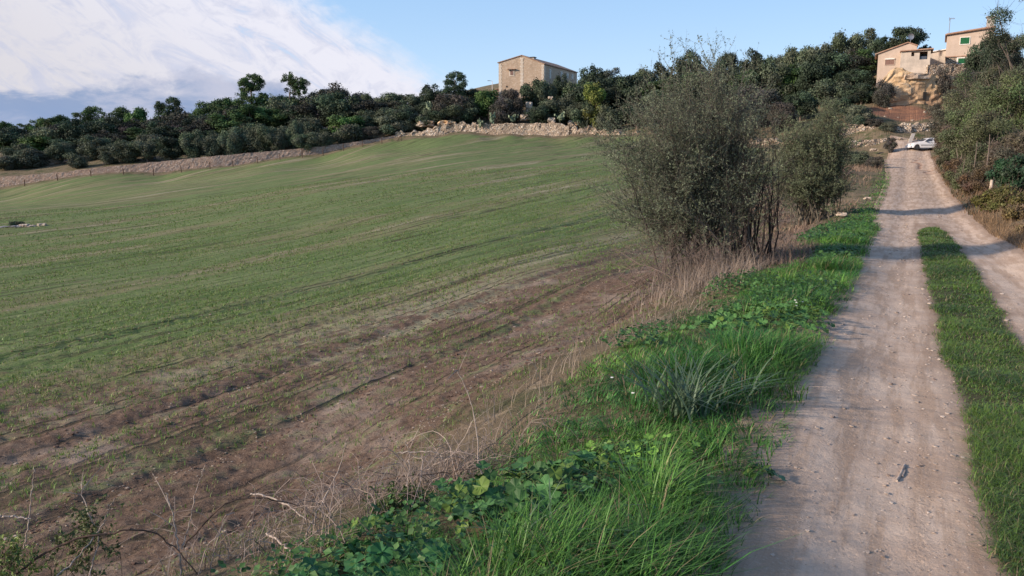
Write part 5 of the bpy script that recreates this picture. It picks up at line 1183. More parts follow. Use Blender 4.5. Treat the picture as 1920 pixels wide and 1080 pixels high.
wall('field_wall', 'long grey stone wall rising to the dark olives', [(110, 157.5, 316), (160, 157, 310), (230, 156.5, 301), (291, 156, 294)], .8, M['stonegrey'], jag=.06, disp=.08, lean=.05, seed=9)
wall('brown_bank', 'bare brown bank among the olives above the middle of the rubble wall', [(570, 166, 246), (600, 166, 240), (640, 166, 233), (665, 166, 232)], 1.5, M['rubble'], jag=.1, disp=.4, lean=.5, seed=10, cat='bank')
wall('terrace_wall', 'lower pale terrace wall behind the parked car', [(1578, 103.0, 264), (1610, 103.0, 262), (1650, 103.0, 261), (1690, 103.0, 260), (1730, 103.0, 260), (1780, 103.0, 260), (1840, 103, 258)], .9, M['stonewarm'], jag=.12, disp=.3, seed=11)
wall('terrace_wall', 'upper terrace wall of large blocks behind the leaning slab', [(1672, 106.5, 234), (1690, 106.5, 232), (1712, 106.5, 231), (1735, 106.5, 231), (1762, 106.5, 231), (1810, 106.5, 230)], 1.0, M['stonewarm'], jag=.2, disp=.5, seed=12)
wall('terrace_wall', 'overgrown stretch of upper terrace wall left of the large blocks', [(1568, 109, 238), (1600, 108.5, 238), (1640, 108, 240), (1672, 107.5, 240)], 1.0, M['stonewarm'], jag=.35, disp=.5, seed=13)
wall('tawny_terrace', 'orange stone terrace under the yellow green tree', [(1090, 156, 212), (1105, 156, 211), (1121, 156, 212)], 1.4, M['cliff'], jag=.1, disp=.3, seed=14, sink=2.2)
def cliff():
    pts = [(1650, 121.5, 160, 200), (1658, 121.2, 142, 200), (1668, 121.0, 130, 199), (1680, 120.8, 128, 198), (1695, 120.8, 139, 197), (1712, 120.8, 143, 197), (1728, 121, 142, 197), (1744, 121.2, 142, 196), (1790, 122, 145, 196), (1850, 123, 150, 190)]
    o = wall('rock_cliff', 'tawny cut rock face under the low peach house', pts, 4.0, M['cliff'], jag=.10, disp=.40, lean=.07, seed=15, sink=.5, cat='cliff', rows=34, big=.8)
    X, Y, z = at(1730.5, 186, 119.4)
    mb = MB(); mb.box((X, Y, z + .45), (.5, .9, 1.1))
    q = put(mb, 'cave_mouth_shade', M['dark']); q.parent = o; q.location = -o.location  # no hollow here: a near-black box stands for the shade in the cave
cliff()
wall('retaining_wall', 'stone retaining wall between the cliff and the peach house', [(1737, 122.4, 121, 153), (1775, 122.4, 120, 153), (1810, 122.6, 120, 155), (1845, 122.8, 121, 155), (1868, 123, 121, 155)], .7, M['stonewarm'], jag=.06, disp=.18, lean=.04, seed=16, sink=.4)
wall('retaining_wall', 'ragged ledge of flat stones on top of the cut rock face', [(1692, 119.6, 141, 148), (1712, 119.6, 140, 148), (1738, 119.8, 139, 148)], 1.6, M['rock'], jag=.12, disp=.4, lean=.0, seed=17, sink=.1)

def boulder(name, label, px, py, Y, wpx, hpx, m, seed, depth=1.0, group=None, cat='rock', flat=.0):
    rng = np.random.RandomState(seed); k = mpp(Y); c = np.array(at(px, py + hpx / 2, Y))
    n1, n2 = 22, 12; th = np.linspace(0, 2 * PI, n1, endpoint=False); ph = np.linspace(.02, PI - .02, n2)
    A, B = np.meshgrid(th, ph); D = np.stack([np.cos(A) * np.sin(B), np.sin(A) * np.sin(B), np.cos(B)], -1)
    off = np.array([[mnoise.noise(Vector(d * 1.6) + Vector((seed * 3.1, 0, 0))) for d in row] for row in D])
    rr = 1 + .75 * off + .25 * np.array([[mnoise.noise(Vector(d * 4.2) + Vector((seed, 5, 0))) for d in row] for row in D])
    rr = rr + .10 * np.random.RandomState(seed).normal(size=rr.shape) * np.sin(B); P = np.clip(D * rr[..., None], -.9, .9) / .95 * np.array([wpx * k / 2, wpx * k / 2 * depth, hpx * k / 2]); P[..., 2] += hpx * k / 2
    idx = np.arange(n1 * n2).reshape(n2, n1); j = np.roll(idx, -1, 1)
    Q = np.stack([idx[1:], j[1:], j[:-1], idx[:-1]], -1).reshape(-1, 4)
    T = [(idx[0, 0], idx[0, i], idx[0, i + 1]) for i in range(1, n1 - 1)]
    mb = MB(); mb.add(P.reshape(-1, 3), Q, T)
    tag(put(mb, name, m, loc=tuple(c)), label, cat, group)
boulder('rock_outcrop', 'large pale rock outcrop above the grey wall at far left', 112, 309, 165, 50, 20, M['rock'], 1)
boulder('rock_outcrop', 'small pale rock right of the large outcrop at far left', 164, 306, 164, 27, 16, M['rock'], 2)
boulder('rock_outcrop', 'flat pale rock shelf behind the grey wall at the left edge', 40, 319, 163, 66, 10, M['rock'], 3)
boulder('rock_outcrop', 'little pale rock patch deep among the bushes at far left', 140, 288, 172, 26, 9, M['rock'], 4)
boulder('rock_outcrop', 'tawny outcrop with hollows above the rough terrace wall', 798, 233, 158, 34, 13, M['rock'], 5)
boulder('rock_outcrop', 'orange brown rock at the foot of the big purple grey bush', 838, 232, 157.5, 34, 11, M['cliff'], 6)
boulder('rock_outcrop', 'pale rocks breaking through the bushes under the stone house', 992, 204, 159, 13, 24, M['rock'], 7)
boulder('rock_outcrop', 'pinkish rock lower left of the rocks under the stone house', 985, 221, 156.5, 20, 12, M['rock'], 8)
boulder('rock_outcrop', 'small white rock below the side wall of the stone house', 1032, 184, 157, 9, 6, M['rock'], 9)
boulder('rock_outcrop', 'round grey brown boulder on top of the neat terrace wall', 1034, 228, 154, 15, 14, M['rock'], 10)
boulder('rock_outcrop', 'grey stones under the prickly pear at the right of the terrace', 1076, 231, 154, 22, 10, M['rock'], 11)
boulder('flat_stone', 'white flat slab fallen at the foot of the lower terrace wall', 1638, 281, 99, 13, 5, M['rock'], 12, cat='stone')
boulder('flat_stone', 'pale flat stone lying between the slim shrub and the track', 1579, 402, 29, 20, 7, M['rock'], 13, cat='stone')
boulder('flat_stone', 'white stone in the grass left of the shaded track bend', 1626, 372, 36, 12, 5, M['rock'], 14, cat='stone')
for i, (x, y, w, h, lb_) in enumerate([(36, 424, 26, 8, 'grey stone at the left end of the field stone pile'), (46, 421, 20, 6, 'flat white stone in the middle of the field stone pile'), (60, 423, 20, 6, 'low white stone next to the peaked end stone'), (81, 421, 16, 9, 'peaked white stone at the right end of the field stone pile'), (14, 426, 30, 8, 'dark stone of the field pile at the left edge')]):
    boulder('field_stone', lb_, x, y + 2, 51.5, w, h, M['rock'] if i not in (0, 4) else M['stonegrey'], 30 + i, cat='stone', group='stones piled in the field')
hedge('small dark weed bush growing in the field stone pile', 30, 414, 51.8, 34, .04, (.04, .075, .035), 90, 2500, nl=14, cat='bush')
for i, (x, y, Yy, w, h) in enumerate([(1669, 204, 118, 6, 4), (1659, 220, 113, 4, 5), (1683, 221, 114, 5, 3), (1734, 210, 114, 4, 4), (1648, 236, 108.5, 4, 4), (1710, 226, 112, 4, 3)]):
    boulder('loose_stone', ['pale stone in the grass strip under the cliff', 'upright pale stone left of the red earth', 'pale stone at the lower edge of the red earth', 'pale stone at the right edge of the red earth', 'pale stone left of the bush between the terrace walls', 'pale stone below the middle of the red earth'][i], x, y, Yy, w, h, M['rock'], 50 + i, cat='stone', group='stones strewn round the red earth')
def cactus(label, px, py, Y, wpx, hpx, seed, n=26):
    rng = np.random.RandomState(seed); k = mpp(Y); c = np.array(at(px, py + hpx / 2, Y)); mb = MB()
    pads = [np.array([0, 0, .25])]
    for _ in range(n):
        p = pads[rng.randint(len(pads))]; a = rng.uniform(-1.1, 1.1); q = p + np.array([math.sin(a) * .42, rng.normal(0, .2), abs(math.cos(a)) * .36])
        if abs(q[0]) < wpx * k / 2 and q[2] < hpx * k: pads.append(q)
    for p in pads:
        az, r = rng.uniform(0, PI), rng.uniform(.20, .29); m_ = 10; th = np.arange(m_) * 2 * PI / m_; tl = rng.uniform(-.5, .5)
        ring = np.stack([np.cos(th) * r * .75, np.zeros(m_), np.sin(th) * r], -1) @ rotm('Y', tl).T @ rotm('Z', az).T; nrm = rotm('Z', az) @ np.array([0, .035, 0])
        V = np.concatenate([ring * .97 + nrm + p, ring * .97 - nrm + p, [p + nrm * 2, p - nrm * 2]])
        Q = [(i, (i + 1) % m_, m_ + (i + 1) % m_, m_ + i) for i in range(m_)]
        T = [(2 * m_, (i + 1) % m_, i) for i in range(m_)] + [(2 * m_ + 1, m_ + i, m_ + (i + 1) % m_) for i in range(m_)]
        mb.add(V, Q, T, lin((.20, .26, .17)) * rng.uniform(.7, 1.3))
    tag(put(mb, 'prickly_pear_cactus', M['leaf'], loc=tuple(c)), label, 'cactus')
cactus('grey green prickly pear above the right end of the neat terrace wall', 1050, 216, 153, 32, 26, 1, 34)
cactus('prickly pear spilling over the wall below the bright green tree', 925, 222, 154.5, 34, 28, 2, 36)
cactus('pale prickly pear left of the big purple grey bush', 806, 190, 160.5, 26, 36, 3, 36)
cactus('dark prickly pear on the terrace wall top left of the neat stretch', 900, 230, 153, 28, 20, 4, 24)
cactus('small prickly pear on the slope under the house corner tree', 962, 222, 155, 22, 14, 5, 18)

# ------------------------------------------------------------------ fence posts along the rubble wall
ORD = 'first second third fourth fifth sixth seventh eighth ninth tenth eleventh twelfth thirteenth fourteenth fifteenth sixteenth seventeenth eighteenth'.split()
for i, (px, h, tl) in enumerate([(46, 12, .10), (108, 13, -.05), (171, 12, -.12), (232, 12, -.08), (288, 13, 0), (340, 13, -.04), (394, 13, -.03), (437, 12, -.06), (483, 12, -.05), (525, 12, -.02), (567, 17, -.05), (606, 14, -.02), (644, 13, 0), (680, 12, 0), (716, 12, -.04)]):
    Y = np.interp(px, [0, 200, 400, 600, 745], [139.3, 141.3, 144.3, 149.2, 152.2]); X, Y, z = gpt(px, Y); hh = h * mpp(Y) * 1.0
    mb = MB(); mb.tube([(0, 0, -.3), (math.sin(tl) * hh * .5, 0, hh * .5), (math.sin(tl) * hh, 0, hh)], [.085, .08, .07], 6)
    tag(put(mb, 'fence_post', M['wood'], loc=(X, Y, z)), '%s wooden post of the field fence counted from the left edge of the photo' % ORD[i], 'fence post', 'fence posts along the rubble wall')
X, Y, z = gpt(752, 152.4); mb = MB(); mb.tube([(0, 0, -.3), (0, 0, 1.25)], [.08, .07], 6); mb.tube([(.03, 0, 1.05), (-.75, 0, -.1)], [.06, .06], 6)
tag(put(mb, 'fence_post', M['wood'], loc=(X, Y, z)), 'last fence post with a slanting brace where the bank ends', 'fence post', 'fence posts along the rubble wall')

# ------------------------------------------------------------------ buildings
def rect(px0, px1, py0, py1, Y):
    """photo rectangle on the plane at distance Y -> x0, x1, z0, z1"""
    a = at(px0, py0, Y); b = at(px1, py1, Y); m0 = at((px0 + px1) / 2, py1, Y)
    return a[0], b[0], m0[2], ztop(py0, Y)
def window(root, px0, px1, py0, py1, Y, fm, sm_, fw=.14, shut=True):
    x0, x1, z0, z1 = rect(px0, px1, py0, py1, Y)
    o = np.array(root.location)
    f = MB()
    for (a, b, c_, d) in ((x0 - fw, x1 + fw, z1, z1 + fw), (x0 - fw, x1 + fw, z0 - fw, z0), (x0 - fw, x0, z0, z1), (x1, x1 + fw, z0, z1)):
        f.box(((a + b) / 2 - o[0], Y - .03 - o[1], (c_ + d) / 2 - o[2]), (b - a, .10, d - c_))
    w = put(f, 'window', M[fm], root)
    g = MB()
    if shut:
        xm = (x0 + x1) / 2
        for (a, b) in ((x0, xm - .01), (xm + .01, x1)):
            g2 = MB(); g2.box(((a + b) / 2 - o[0], Y - .02 - o[1], (z0 + z1) / 2 - o[2]), (b - a, .05, z1 - z0))
            for j in range(7): g2.box(((a + b) / 2 - o[0], Y - .05 - o[1], z0 + (j + .5) * (z1 - z0) / 7 - o[2]), (b - a - .12, .02, (z1 - z0) / 11))
            put(g2, 'shutter', M[sm_], w)
    else:
        g.box(((x0 + x1) / 2 - o[0], Y - .005 - o[1], (z0 + z1) / 2 - o[2]), (x1 - x0, .05, z1 - z0)); put(g, 'pane', M[sm_], w)
    return w
def stone_house():
    A, B, R_ = np.array(at(935, 118, 176.5)), np.array(at(1020, 120, 175)), np.array(at(978.5, 104.5, 175.8))
    Cc = np.array(at(1082, 136.5, 192)); dv = Cc - B; dv[2] = 0
    zb = 12.5
    o = np.array([B[0], B[1], zb]); root = empty('stone_house', tuple(o), 'tall sandstone house with a plain gable above the terraced slope', 'house')
    def L(p, z=None): q = np.array(p) - o; q = q.copy(); 
    mb = MB(); f = [A, B, B + dv, A + dv]; ft = [R_, R_ + dv]
    V = [np.array([p[0], p[1], zb]) for p in f] + f + ft; V = [v - o for v in V]
    mb.add(V, [(0, 1, 5, 4), (1, 2, 6, 5), (2, 3, 7, 6), (3, 0, 4, 7)], [(4, 5, 8), (6, 7, 9)])
    put(mb, 'wall', M['masonry'], root)
    # roof: two slabs overhanging a little
    rb = MB(); up = np.array([0, 0, .16]); e = norm(dv) * .15
    for a, b in ((A, R_), (B, R_)):
        s_ = (a - b); s_ = s_ / np.linalg.norm(s_) * .25
        q = [a + s_ - e, b - e, b + dv + e, a + s_ + dv + e]; q = [x + np.array([0, 0, .02]) - o for x in q]; q2 = [x + up for x in q]
        rb.add(q + q2, BOXQ)
    rf = put(rb, 'roof', M['tile'], root)
    cp = MB(); c0 = B * .42 + R_ * .58 + dv * .06; cp.box(c0 + np.array([0, 1.0, .62]) - o, (1.3, 1.0, .14), math.atan2(dv[1], dv[0])); put(cp, 'chimney_cap', M['dark'], rf)
    cp = MB(); cp.box(c0 + np.array([0, 1.0, .15]) - o, (1.0, .8, .8), math.atan2(dv[1], dv[0])); put(cp, 'chimney', M['concrete'], rf)
    # quoins on the corners and the pale joint under the ridge
    n = np.cross(B - A, (0, 0, 1)); n[2] = 0; n = n / np.linalg.norm(n)
    for p, top, w in ((A + (B - A) * .035, A[2], .55), (B - (B - A) * .03, B[2], .5), (R_ * 1.0, R_[2] - .5, .62)):
        z = zb; i = 0; qb = MB()
        while z < top - .3:
            ww = w * (1.25 if i % 2 else .8); pp = p.copy() if top != R_[2] - .5 else A + (B - A) * .512
            qb.box(np.array([pp[0], pp[1], z + .19]) + n * .012 - o, (ww, .05, .37), math.atan2((B - A)[1], (B - A)[0])); z += .38; i += 1
        put(qb, 'quoin_strip', M['quoin'], root)
    # corner quoins along the side wall
    ang = math.atan2(dv[1], dv[0]); n2 = np.cross((0, 0, 1), dv); n2 = -n2 / np.linalg.norm(n2)
    qb = MB(); z = zb; i = 0
    while z < B[2] - .3:
        pp = B + norm(dv) * .35; qb.box(np.array([pp[0], pp[1], z + .19]) + n2 * .012 - o, (.5 if i % 2 else .75, .05, .37), ang); z += .38; i += 1
    put(qb, 'corner_stones', M['quoin'], root)
    # gable window with a projecting hood
    def onwall(P0, P1, px, py, Y, off):
        p = np.array(at(px, py, Y)); d_ = norm(P1 - P0); nn = np.cross(d_, (0, 0, 1)); nn = nn / np.linalg.norm(nn)
        if nn[1] > 0 and P0 is A: nn = -nn
        s_ = ((p - P0)[0] * d_[0] + (p - P0)[1] * d_[1]); q = P0 + d_ * s_; q[2] = p[2]; return q + nn * off - o, math.atan2(d_[1], d_[0])
    def win(P0, P1, px, py, w, h, Y, hood=False):
        sgn = 1
        q, an = onwall(P0, P1, px, py, Y, .03)
        m_ = MB(); m_.box(q, (w + .55, .08, h + .5), an); wi = put(m_, 'window', M['quoin'], root)
        q, an = onwall(P0, P1, px, py, Y, .09); m_ = MB(); m_.box(q, (w, .05, h), an); pa = put(m_, 'shutter', M['brownshut'], wi)
        if hood:
            q, an = onwall(P0, P1, px, py - 6.6, Y, .22); m_ = MB(); m_.box(q, (1.75, .5, .14), an); m_.box(q - np.array([.55, -.1, .2]), (.16, .3, .3), an); m_.box(q - np.array([-.55, -.1, .2]), (.16, .3, .3), an); put(m_, 'hood', M['tile'], wi)
    win(A, B, 959, 136, .62, .95, 175.7, True)
    q, an = onwall(A, B, 950, 162.3, 176, .02); m_ = MB(); m_.box(q, (.35, .08, .32), an); put(m_, 'vent_hole_shade', M['dark'], root)  # flat near-black block, the shade of the hole put into its colour
    return A, B, dv, o, root, n2
SH = stone_house()
def stone_house_side():
    A, B, dv, o, root, n2 = SH; d_ = norm(dv); ang = math.atan2(dv[1], dv[0])
    n2 = np.array([d_[1], -d_[0], 0])
    for (s_, w, h, dz) in ((3.2, .75, 1.75, 1.55), (9.5, .9, .9, 1.0), (13.0, .9, .9, 1.0), (16.0, .9, .9, 1.0)):
        p = B + d_ * s_; p[2] = B[2] - dz - .25
        m_ = MB(); m_.box(p + n2 * .03 - o, (w + .5, .08, h + .45), ang); wi = put(m_, 'window', M['quoin'], root)
        m_ = MB(); m_.box(p + n2 * .09 - o, (w, .05, h), ang); put(m_, 'pane', M['glass'], wi)
stone_house_side()
def outhouse():
    X0, X1, z0, z1 = rect(926, 936, 163, 178, 178); root = empty('shed', (X0, 178, z0 - 1), 'small brown tiled shed roof at the left foot of the stone house', 'shed')
    mb = MB(); mb.prism([(0, 0), (X1 - X0 + 2, 0), (X1 - X0 + 2, z1 - z0 + .9), (0, z1 - z0 + .3)], 0, 3); put(mb, 'wall', M['rubble'], root)
    mb = MB(); w = X1 - X0 + 2; mb.prism([(-.2, z1 - z0 + .28), (w, z1 - z0 + .95), (w, z1 - z0 + 1.1), (-.2, z1 - z0 + .43)], -.2, 3.2); put(mb, 'roof', M['tile'], root)
outhouse()
def face(root):
    a = math.atan2(root.location.x, root.location.y); root.rotation_euler = (0, 0, -a); root.scale = (math.cos(a), 1, 1)
def low_house():
    Y = 127.0; D = 7.0
    P = [at(1645, 128, Y), at(1692, 134, Y), at(1692, 86.5, Y), at(1645, 101, Y)]
    o = np.array([P[0][0], Y, P[0][2] - 4.0]); root = empty('low_house', tuple(o), 'low peach house with a rising roof edge and a shuttered window on the cliff', 'house'); face(root)
    x1 = at(1701, 90, Y)[0] - o[0] + .0; zt = ztop(83.5, Y) - o[2]; zl = ztop(101, Y) - o[2]; zr = ztop(90, Y) - o[2]; xr = at(1718, 90, Y)[0] - o[0]
    mb = MB(); mb.prism([(0, 0), (xr, 0), (xr, zr), (x1, zt), (0, zl)], 0, D); put(mb, 'wall', M['peach'], root)
    rb = MB(); rb.prism([(-.45, zl - .12), (x1, zt + .02), (x1, zt + .16), (-.5, zl + .03)], -.22, D + .2); rb.prism([(x1 + .005, zt + .02), (xr + .15, zr - .02), (xr + .15, zr + .12), (x1 + .005, zt + .16)], -.2, D + .2); put(rb, 'roof', M['tile'], root)
    w = window(root, 1660, 1676, 113, 122.5, Y, 'peach', 'brownshut', .08)
    mb = MB(); a = rect(1659, 1677, 110.5, 112.6, Y); mb.box(((a[0] + a[1]) / 2 - o[0], -.08, (a[2] + a[3]) / 2 - o[2]), (a[1] - a[0], .2, a[3] - a[2])); put(mb, 'lintel', M['whitetrim'], root)
    # dish aerial on the roof
    c = np.array(at(1706.5, 83, Y + 1.5)); r2 = empty('satellite_dish', tuple(c), 'satellite dish on a pole above the low peach house', 'satellite dish')
    mb = MB(); mb.tube([(0, 0, -.9), (0, 0, 1.3)], .035, 6); put(mb, 'pole', M['metal'], r2)
    mb = MB(); m_ = 14; th = np.arange(m_) * 2 * PI / m_; V = [np.array([0, -.02, 1.25])]
    for rr, dy in ((.25, -.04), (.48, -.12)): V += [np.array([math.cos(t) * rr, dy, 1.25 + math.sin(t) * rr]) for t in th]
    V2 = [v + np.array([0, .03, 0]) for v in V]
    T = [(0, 1 + i, 1 + (i + 1) % m_) for i in range(m_)]; Q = [(1 + i, 1 + m_ + i, 1 + m_ + (i + 1) % m_, 1 + (i + 1) % m_) for i in range(m_)]
    mb.add(V, Q, T); mb.add(V2, [q[::-1] for q in Q], [t[::-1] for t in T]); put(mb, 'dish', M['metal'], r2, loc=(0, 0, -.1))
low_house()
def porch():
    Y = 124.6; D = 5.0; x0, x1, z0, z1 = rect(1689.5, 1741, 97, 141, Y)
    o = np.array([x0, Y, z0]); root = empty('porch_building', tuple(o), 'weathered grey rendered porch building with open loggia and tiled edge', 'building'); face(root)
    w, h = x1 - x0, z1 - z0
    l = lambda px: at(px, 110, Y)[0] - x0
    zz = lambda py: ztop(py, Y) - z0
    mb = MB()
    # wall with two openings, butted pieces
    def pc(a, b, c_, d, m_=mb, y=0, th=.25): m_.box(((a + b) / 2, y + th / 2, (c_ + d) / 2), (b - a, th, d - c_))
    oA, oB, oC, oD = l(1708), l(1713.5), l(1723.5), l(1738)
    pc(0, w, 0, zz(114)); pc(0, oA, zz(114), h); pc(oB, oC, zz(114), zz(100.5)); pc(oD, w, zz(114), h); pc(oA, oB, zz(114), zz(106.5)); pc(oA, oD, zz(98.7), h)
    pc(oC, oD, zz(114), zz(113.4))
    mb.box((.125, D / 2 + .25, h / 2), (.25, D - .0, h)); mb.box((w - .125, D / 2 + .25, h * .43), (.25, D, h * .86)); put(mb, 'wall', M['greyrender'], root)
    mb = MB(); pc(.3, w - .3, .1, h - .1, mb, D - .2, .2); put(mb, 'back_wall', M['dark'], root)  # back wall coloured near-black to give the shade inside the loggia
    mb = MB(); mb.prism([(-.15, h), (w + .4, h + .12), (w + .4, h + .28), (-.15, h + .14)], -.35, D + .3); put(mb, 'roof', M['tile'], root)
    mb = MB(); pc(l(1725), l(1737), zz(113.2), zz(107), mb, .3, .05); put(mb, 'window', M['glass'], root)
porch()
def grey_house():
    Y = 131.0; x0, x1, z0, z1 = rect(1743, 1778, 97, 122, Y); w = x1 - x0
    root = empty('grey_building', (x0, Y, z0 - 1.5), 'small grey building between the porch and the peach house with a lean-to roof', 'building'); face(root)
    zl, zr = ztop(99, Y) - z0 + 1.5, ztop(94.5, Y) - z0 + 1.5
    mb = MB(); mb.prism([(0, 0), (w, 0), (w, zr), (0, zl)], 0, 5); put(mb, 'wall', M['greyrender'], root)
    mb = MB(); mb.prism([(-.2, zl + .01), (w, zr + .01), (w, zr + .15), (-.2, zl + .15)], -.25, 5.2); put(mb, 'roof', M['whitetrim'], root)
grey_house()
def peach_house():
    Y = 125.5; D = 8; x0, x1, z0, z1 = rect(1776, 1856, 66, 124, Y); w = x1 - x0; o = np.array([x0, Y, z0 - 1.0])
    root = empty('peach_house', tuple(o), 'two storey peach house with green shutters at the top right', 'house'); face(root)
    zz = lambda py: ztop(py, Y) - o[2]
    zl, zr, zs = zz(66.5), zz(58), zz(107)
    mb = MB(); mb.prism([(0, zs), (w, zs), (w, zr), (0, zl)], 0, D); mb2 = MB(); mb2.prism([(.05, 0), (w, 0), (w, zs - .0), (.05, zs)], .08, D - .1)
    put(mb, 'upper_wall', M['peach'], root); put(mb2, 'lower_wall', M['stonewarm'], root)
    mb = MB(); mb.prism([(-.3, zl), (w + .2, zr + .02), (w + .2, zr + .24), (-.3, zl + .2)], -.35, D + .3); rf = put(mb, 'roof', M['tile'], root)
    mb = MB()
    for i in range(46): mb.tube([(i * w / 45, -.42, zl + (zr - zl) * i / 45 + .18), (i * w / 45, D + .3, zl + (zr - zl) * i / 45 + .20)], .11, 6)
    put(mb, 'roof_tiles', M['tile'], rf)
    a = rect(1836, 1848, 42, 60, Y + 2); mb = MB(); mb.box(((a[0] + a[1]) / 2 - o[0], 2.5, (a[2] + a[3]) / 2 - o[2]), (a[1] - a[0], 1.1, a[3] - a[2] + .6)); mb.box(((a[0] + a[1]) / 2 - o[0], 2.5, a[3] - o[2] + .38), (a[1] - a[0] + .3, 1.4, .15)); put(mb, 'chimney', M['concrete'], rf)
    window(root, 1801, 1816.5, 72.5, 84.5, Y, 'whitetrim', 'greenshut', .11)
    window(root, 1796, 1810, 111, 120.5, Y + .08, 'whitetrim', 'greenshut', .22)
    mb = MB(); mb.box((w / 2, -.04, zs + .0), (w + .1, .14, .16)); put(mb, 'string_course', M['tile'], root)
    # aerial
    b = np.array(at(1776.5, 96, Y + 1.0)); t_ = np.array(at(1777.5, 34, Y + 1.0)); r2 = empty('antenna_mast', tuple(b), 'thin television aerial mast left of the peach house', 'antenna')
    hh = t_[2] - b[2]; mb = MB(); mb.tube([(0, 0, -.8), (0, 0, hh)], .045, 6); put(mb, 'mast', M['metal'], r2)
    mb = MB(); mb.tube([(-.15, 0, hh - .1), (.75, .1, hh - .02)], .03, 5)
    for i in range(7): x = -.1 + i * .13; mb.tube([(x, -.2, hh - .09 + i * .01 - .14), (x, .2, hh - .09 + i * .01 + .14)], .02, 4)
    mb.tube([(-.12, 0, hh - .45), (-.12, 0, hh + .12)], .025, 5)
    put(mb, 'aerial', M['metal'], r2)
peach_house()
def street_lamp():
    c = np.array(at(923, 168, 177)); t_ = ztop(152, 177) - c[2]; r = empty('street_lamp', tuple(c), 'slender street lamp left of the stone house gable', 'street lamp')
    mb = MB(); mb.tube([(0, 0, -2.5), (0, 0, t_)], .06, 6); mb.tube([(0, 0, t_), (-.5, 0, t_ + .08)], .04, 5); put(mb, 'pole', M['metal'], r)
    mb = MB(); mb.box((-.75, 0, t_ + .08), (.55, .22, .12)); put(mb, 'lamp_head', M['metal'], r)
street_lamp()
def slab():
    b = np.array(at(1702.5, 276, 101.3)); t_ = np.array(at(1713, 250, 102.6)); d = t_ - b; h = np.linalg.norm(d)
    mb = MB(); V = []
    for (x, y) in ((-.22, -.05), (.22, -.05), (.22, .05), (-.22, .05)): V.append(np.array([x, y, 0]))
    V = V + [v + d for v in V]; mb.add(V, BOXQ)
    tag(put(mb, 'leaning_slab', M['concrete'], loc=tuple(b)), 'narrow concrete slab leaning on the terrace wall behind the car bonnet', 'slab')
slab()
def stump():
    X, Y, z = at(1857, 359, 28.5); 
    mb = MB(); mb.tube([(0, 0, -1.2), (0, 0, .1), (.01, 0, .235)], [.09, .085, .08], 12)
    tag(put(mb, 'wooden_stake', M['stick'], loc=(X, Y - .9, z)), 'pale sawn post top sticking out of the bramble bush', 'post')
    X, Y, z = at(1833, 343, 31.0); mb = MB(); mb.tube([(0, 0, -1.0), (0, 0, .05), (.01, 0, .14)], [.06, .055, .05], 10)
    tag(put(mb, 'wooden_stake', M['rock'], loc=(X, Y - .9, z)), 'smaller pale post top left of the sawn one', 'post')
stump()

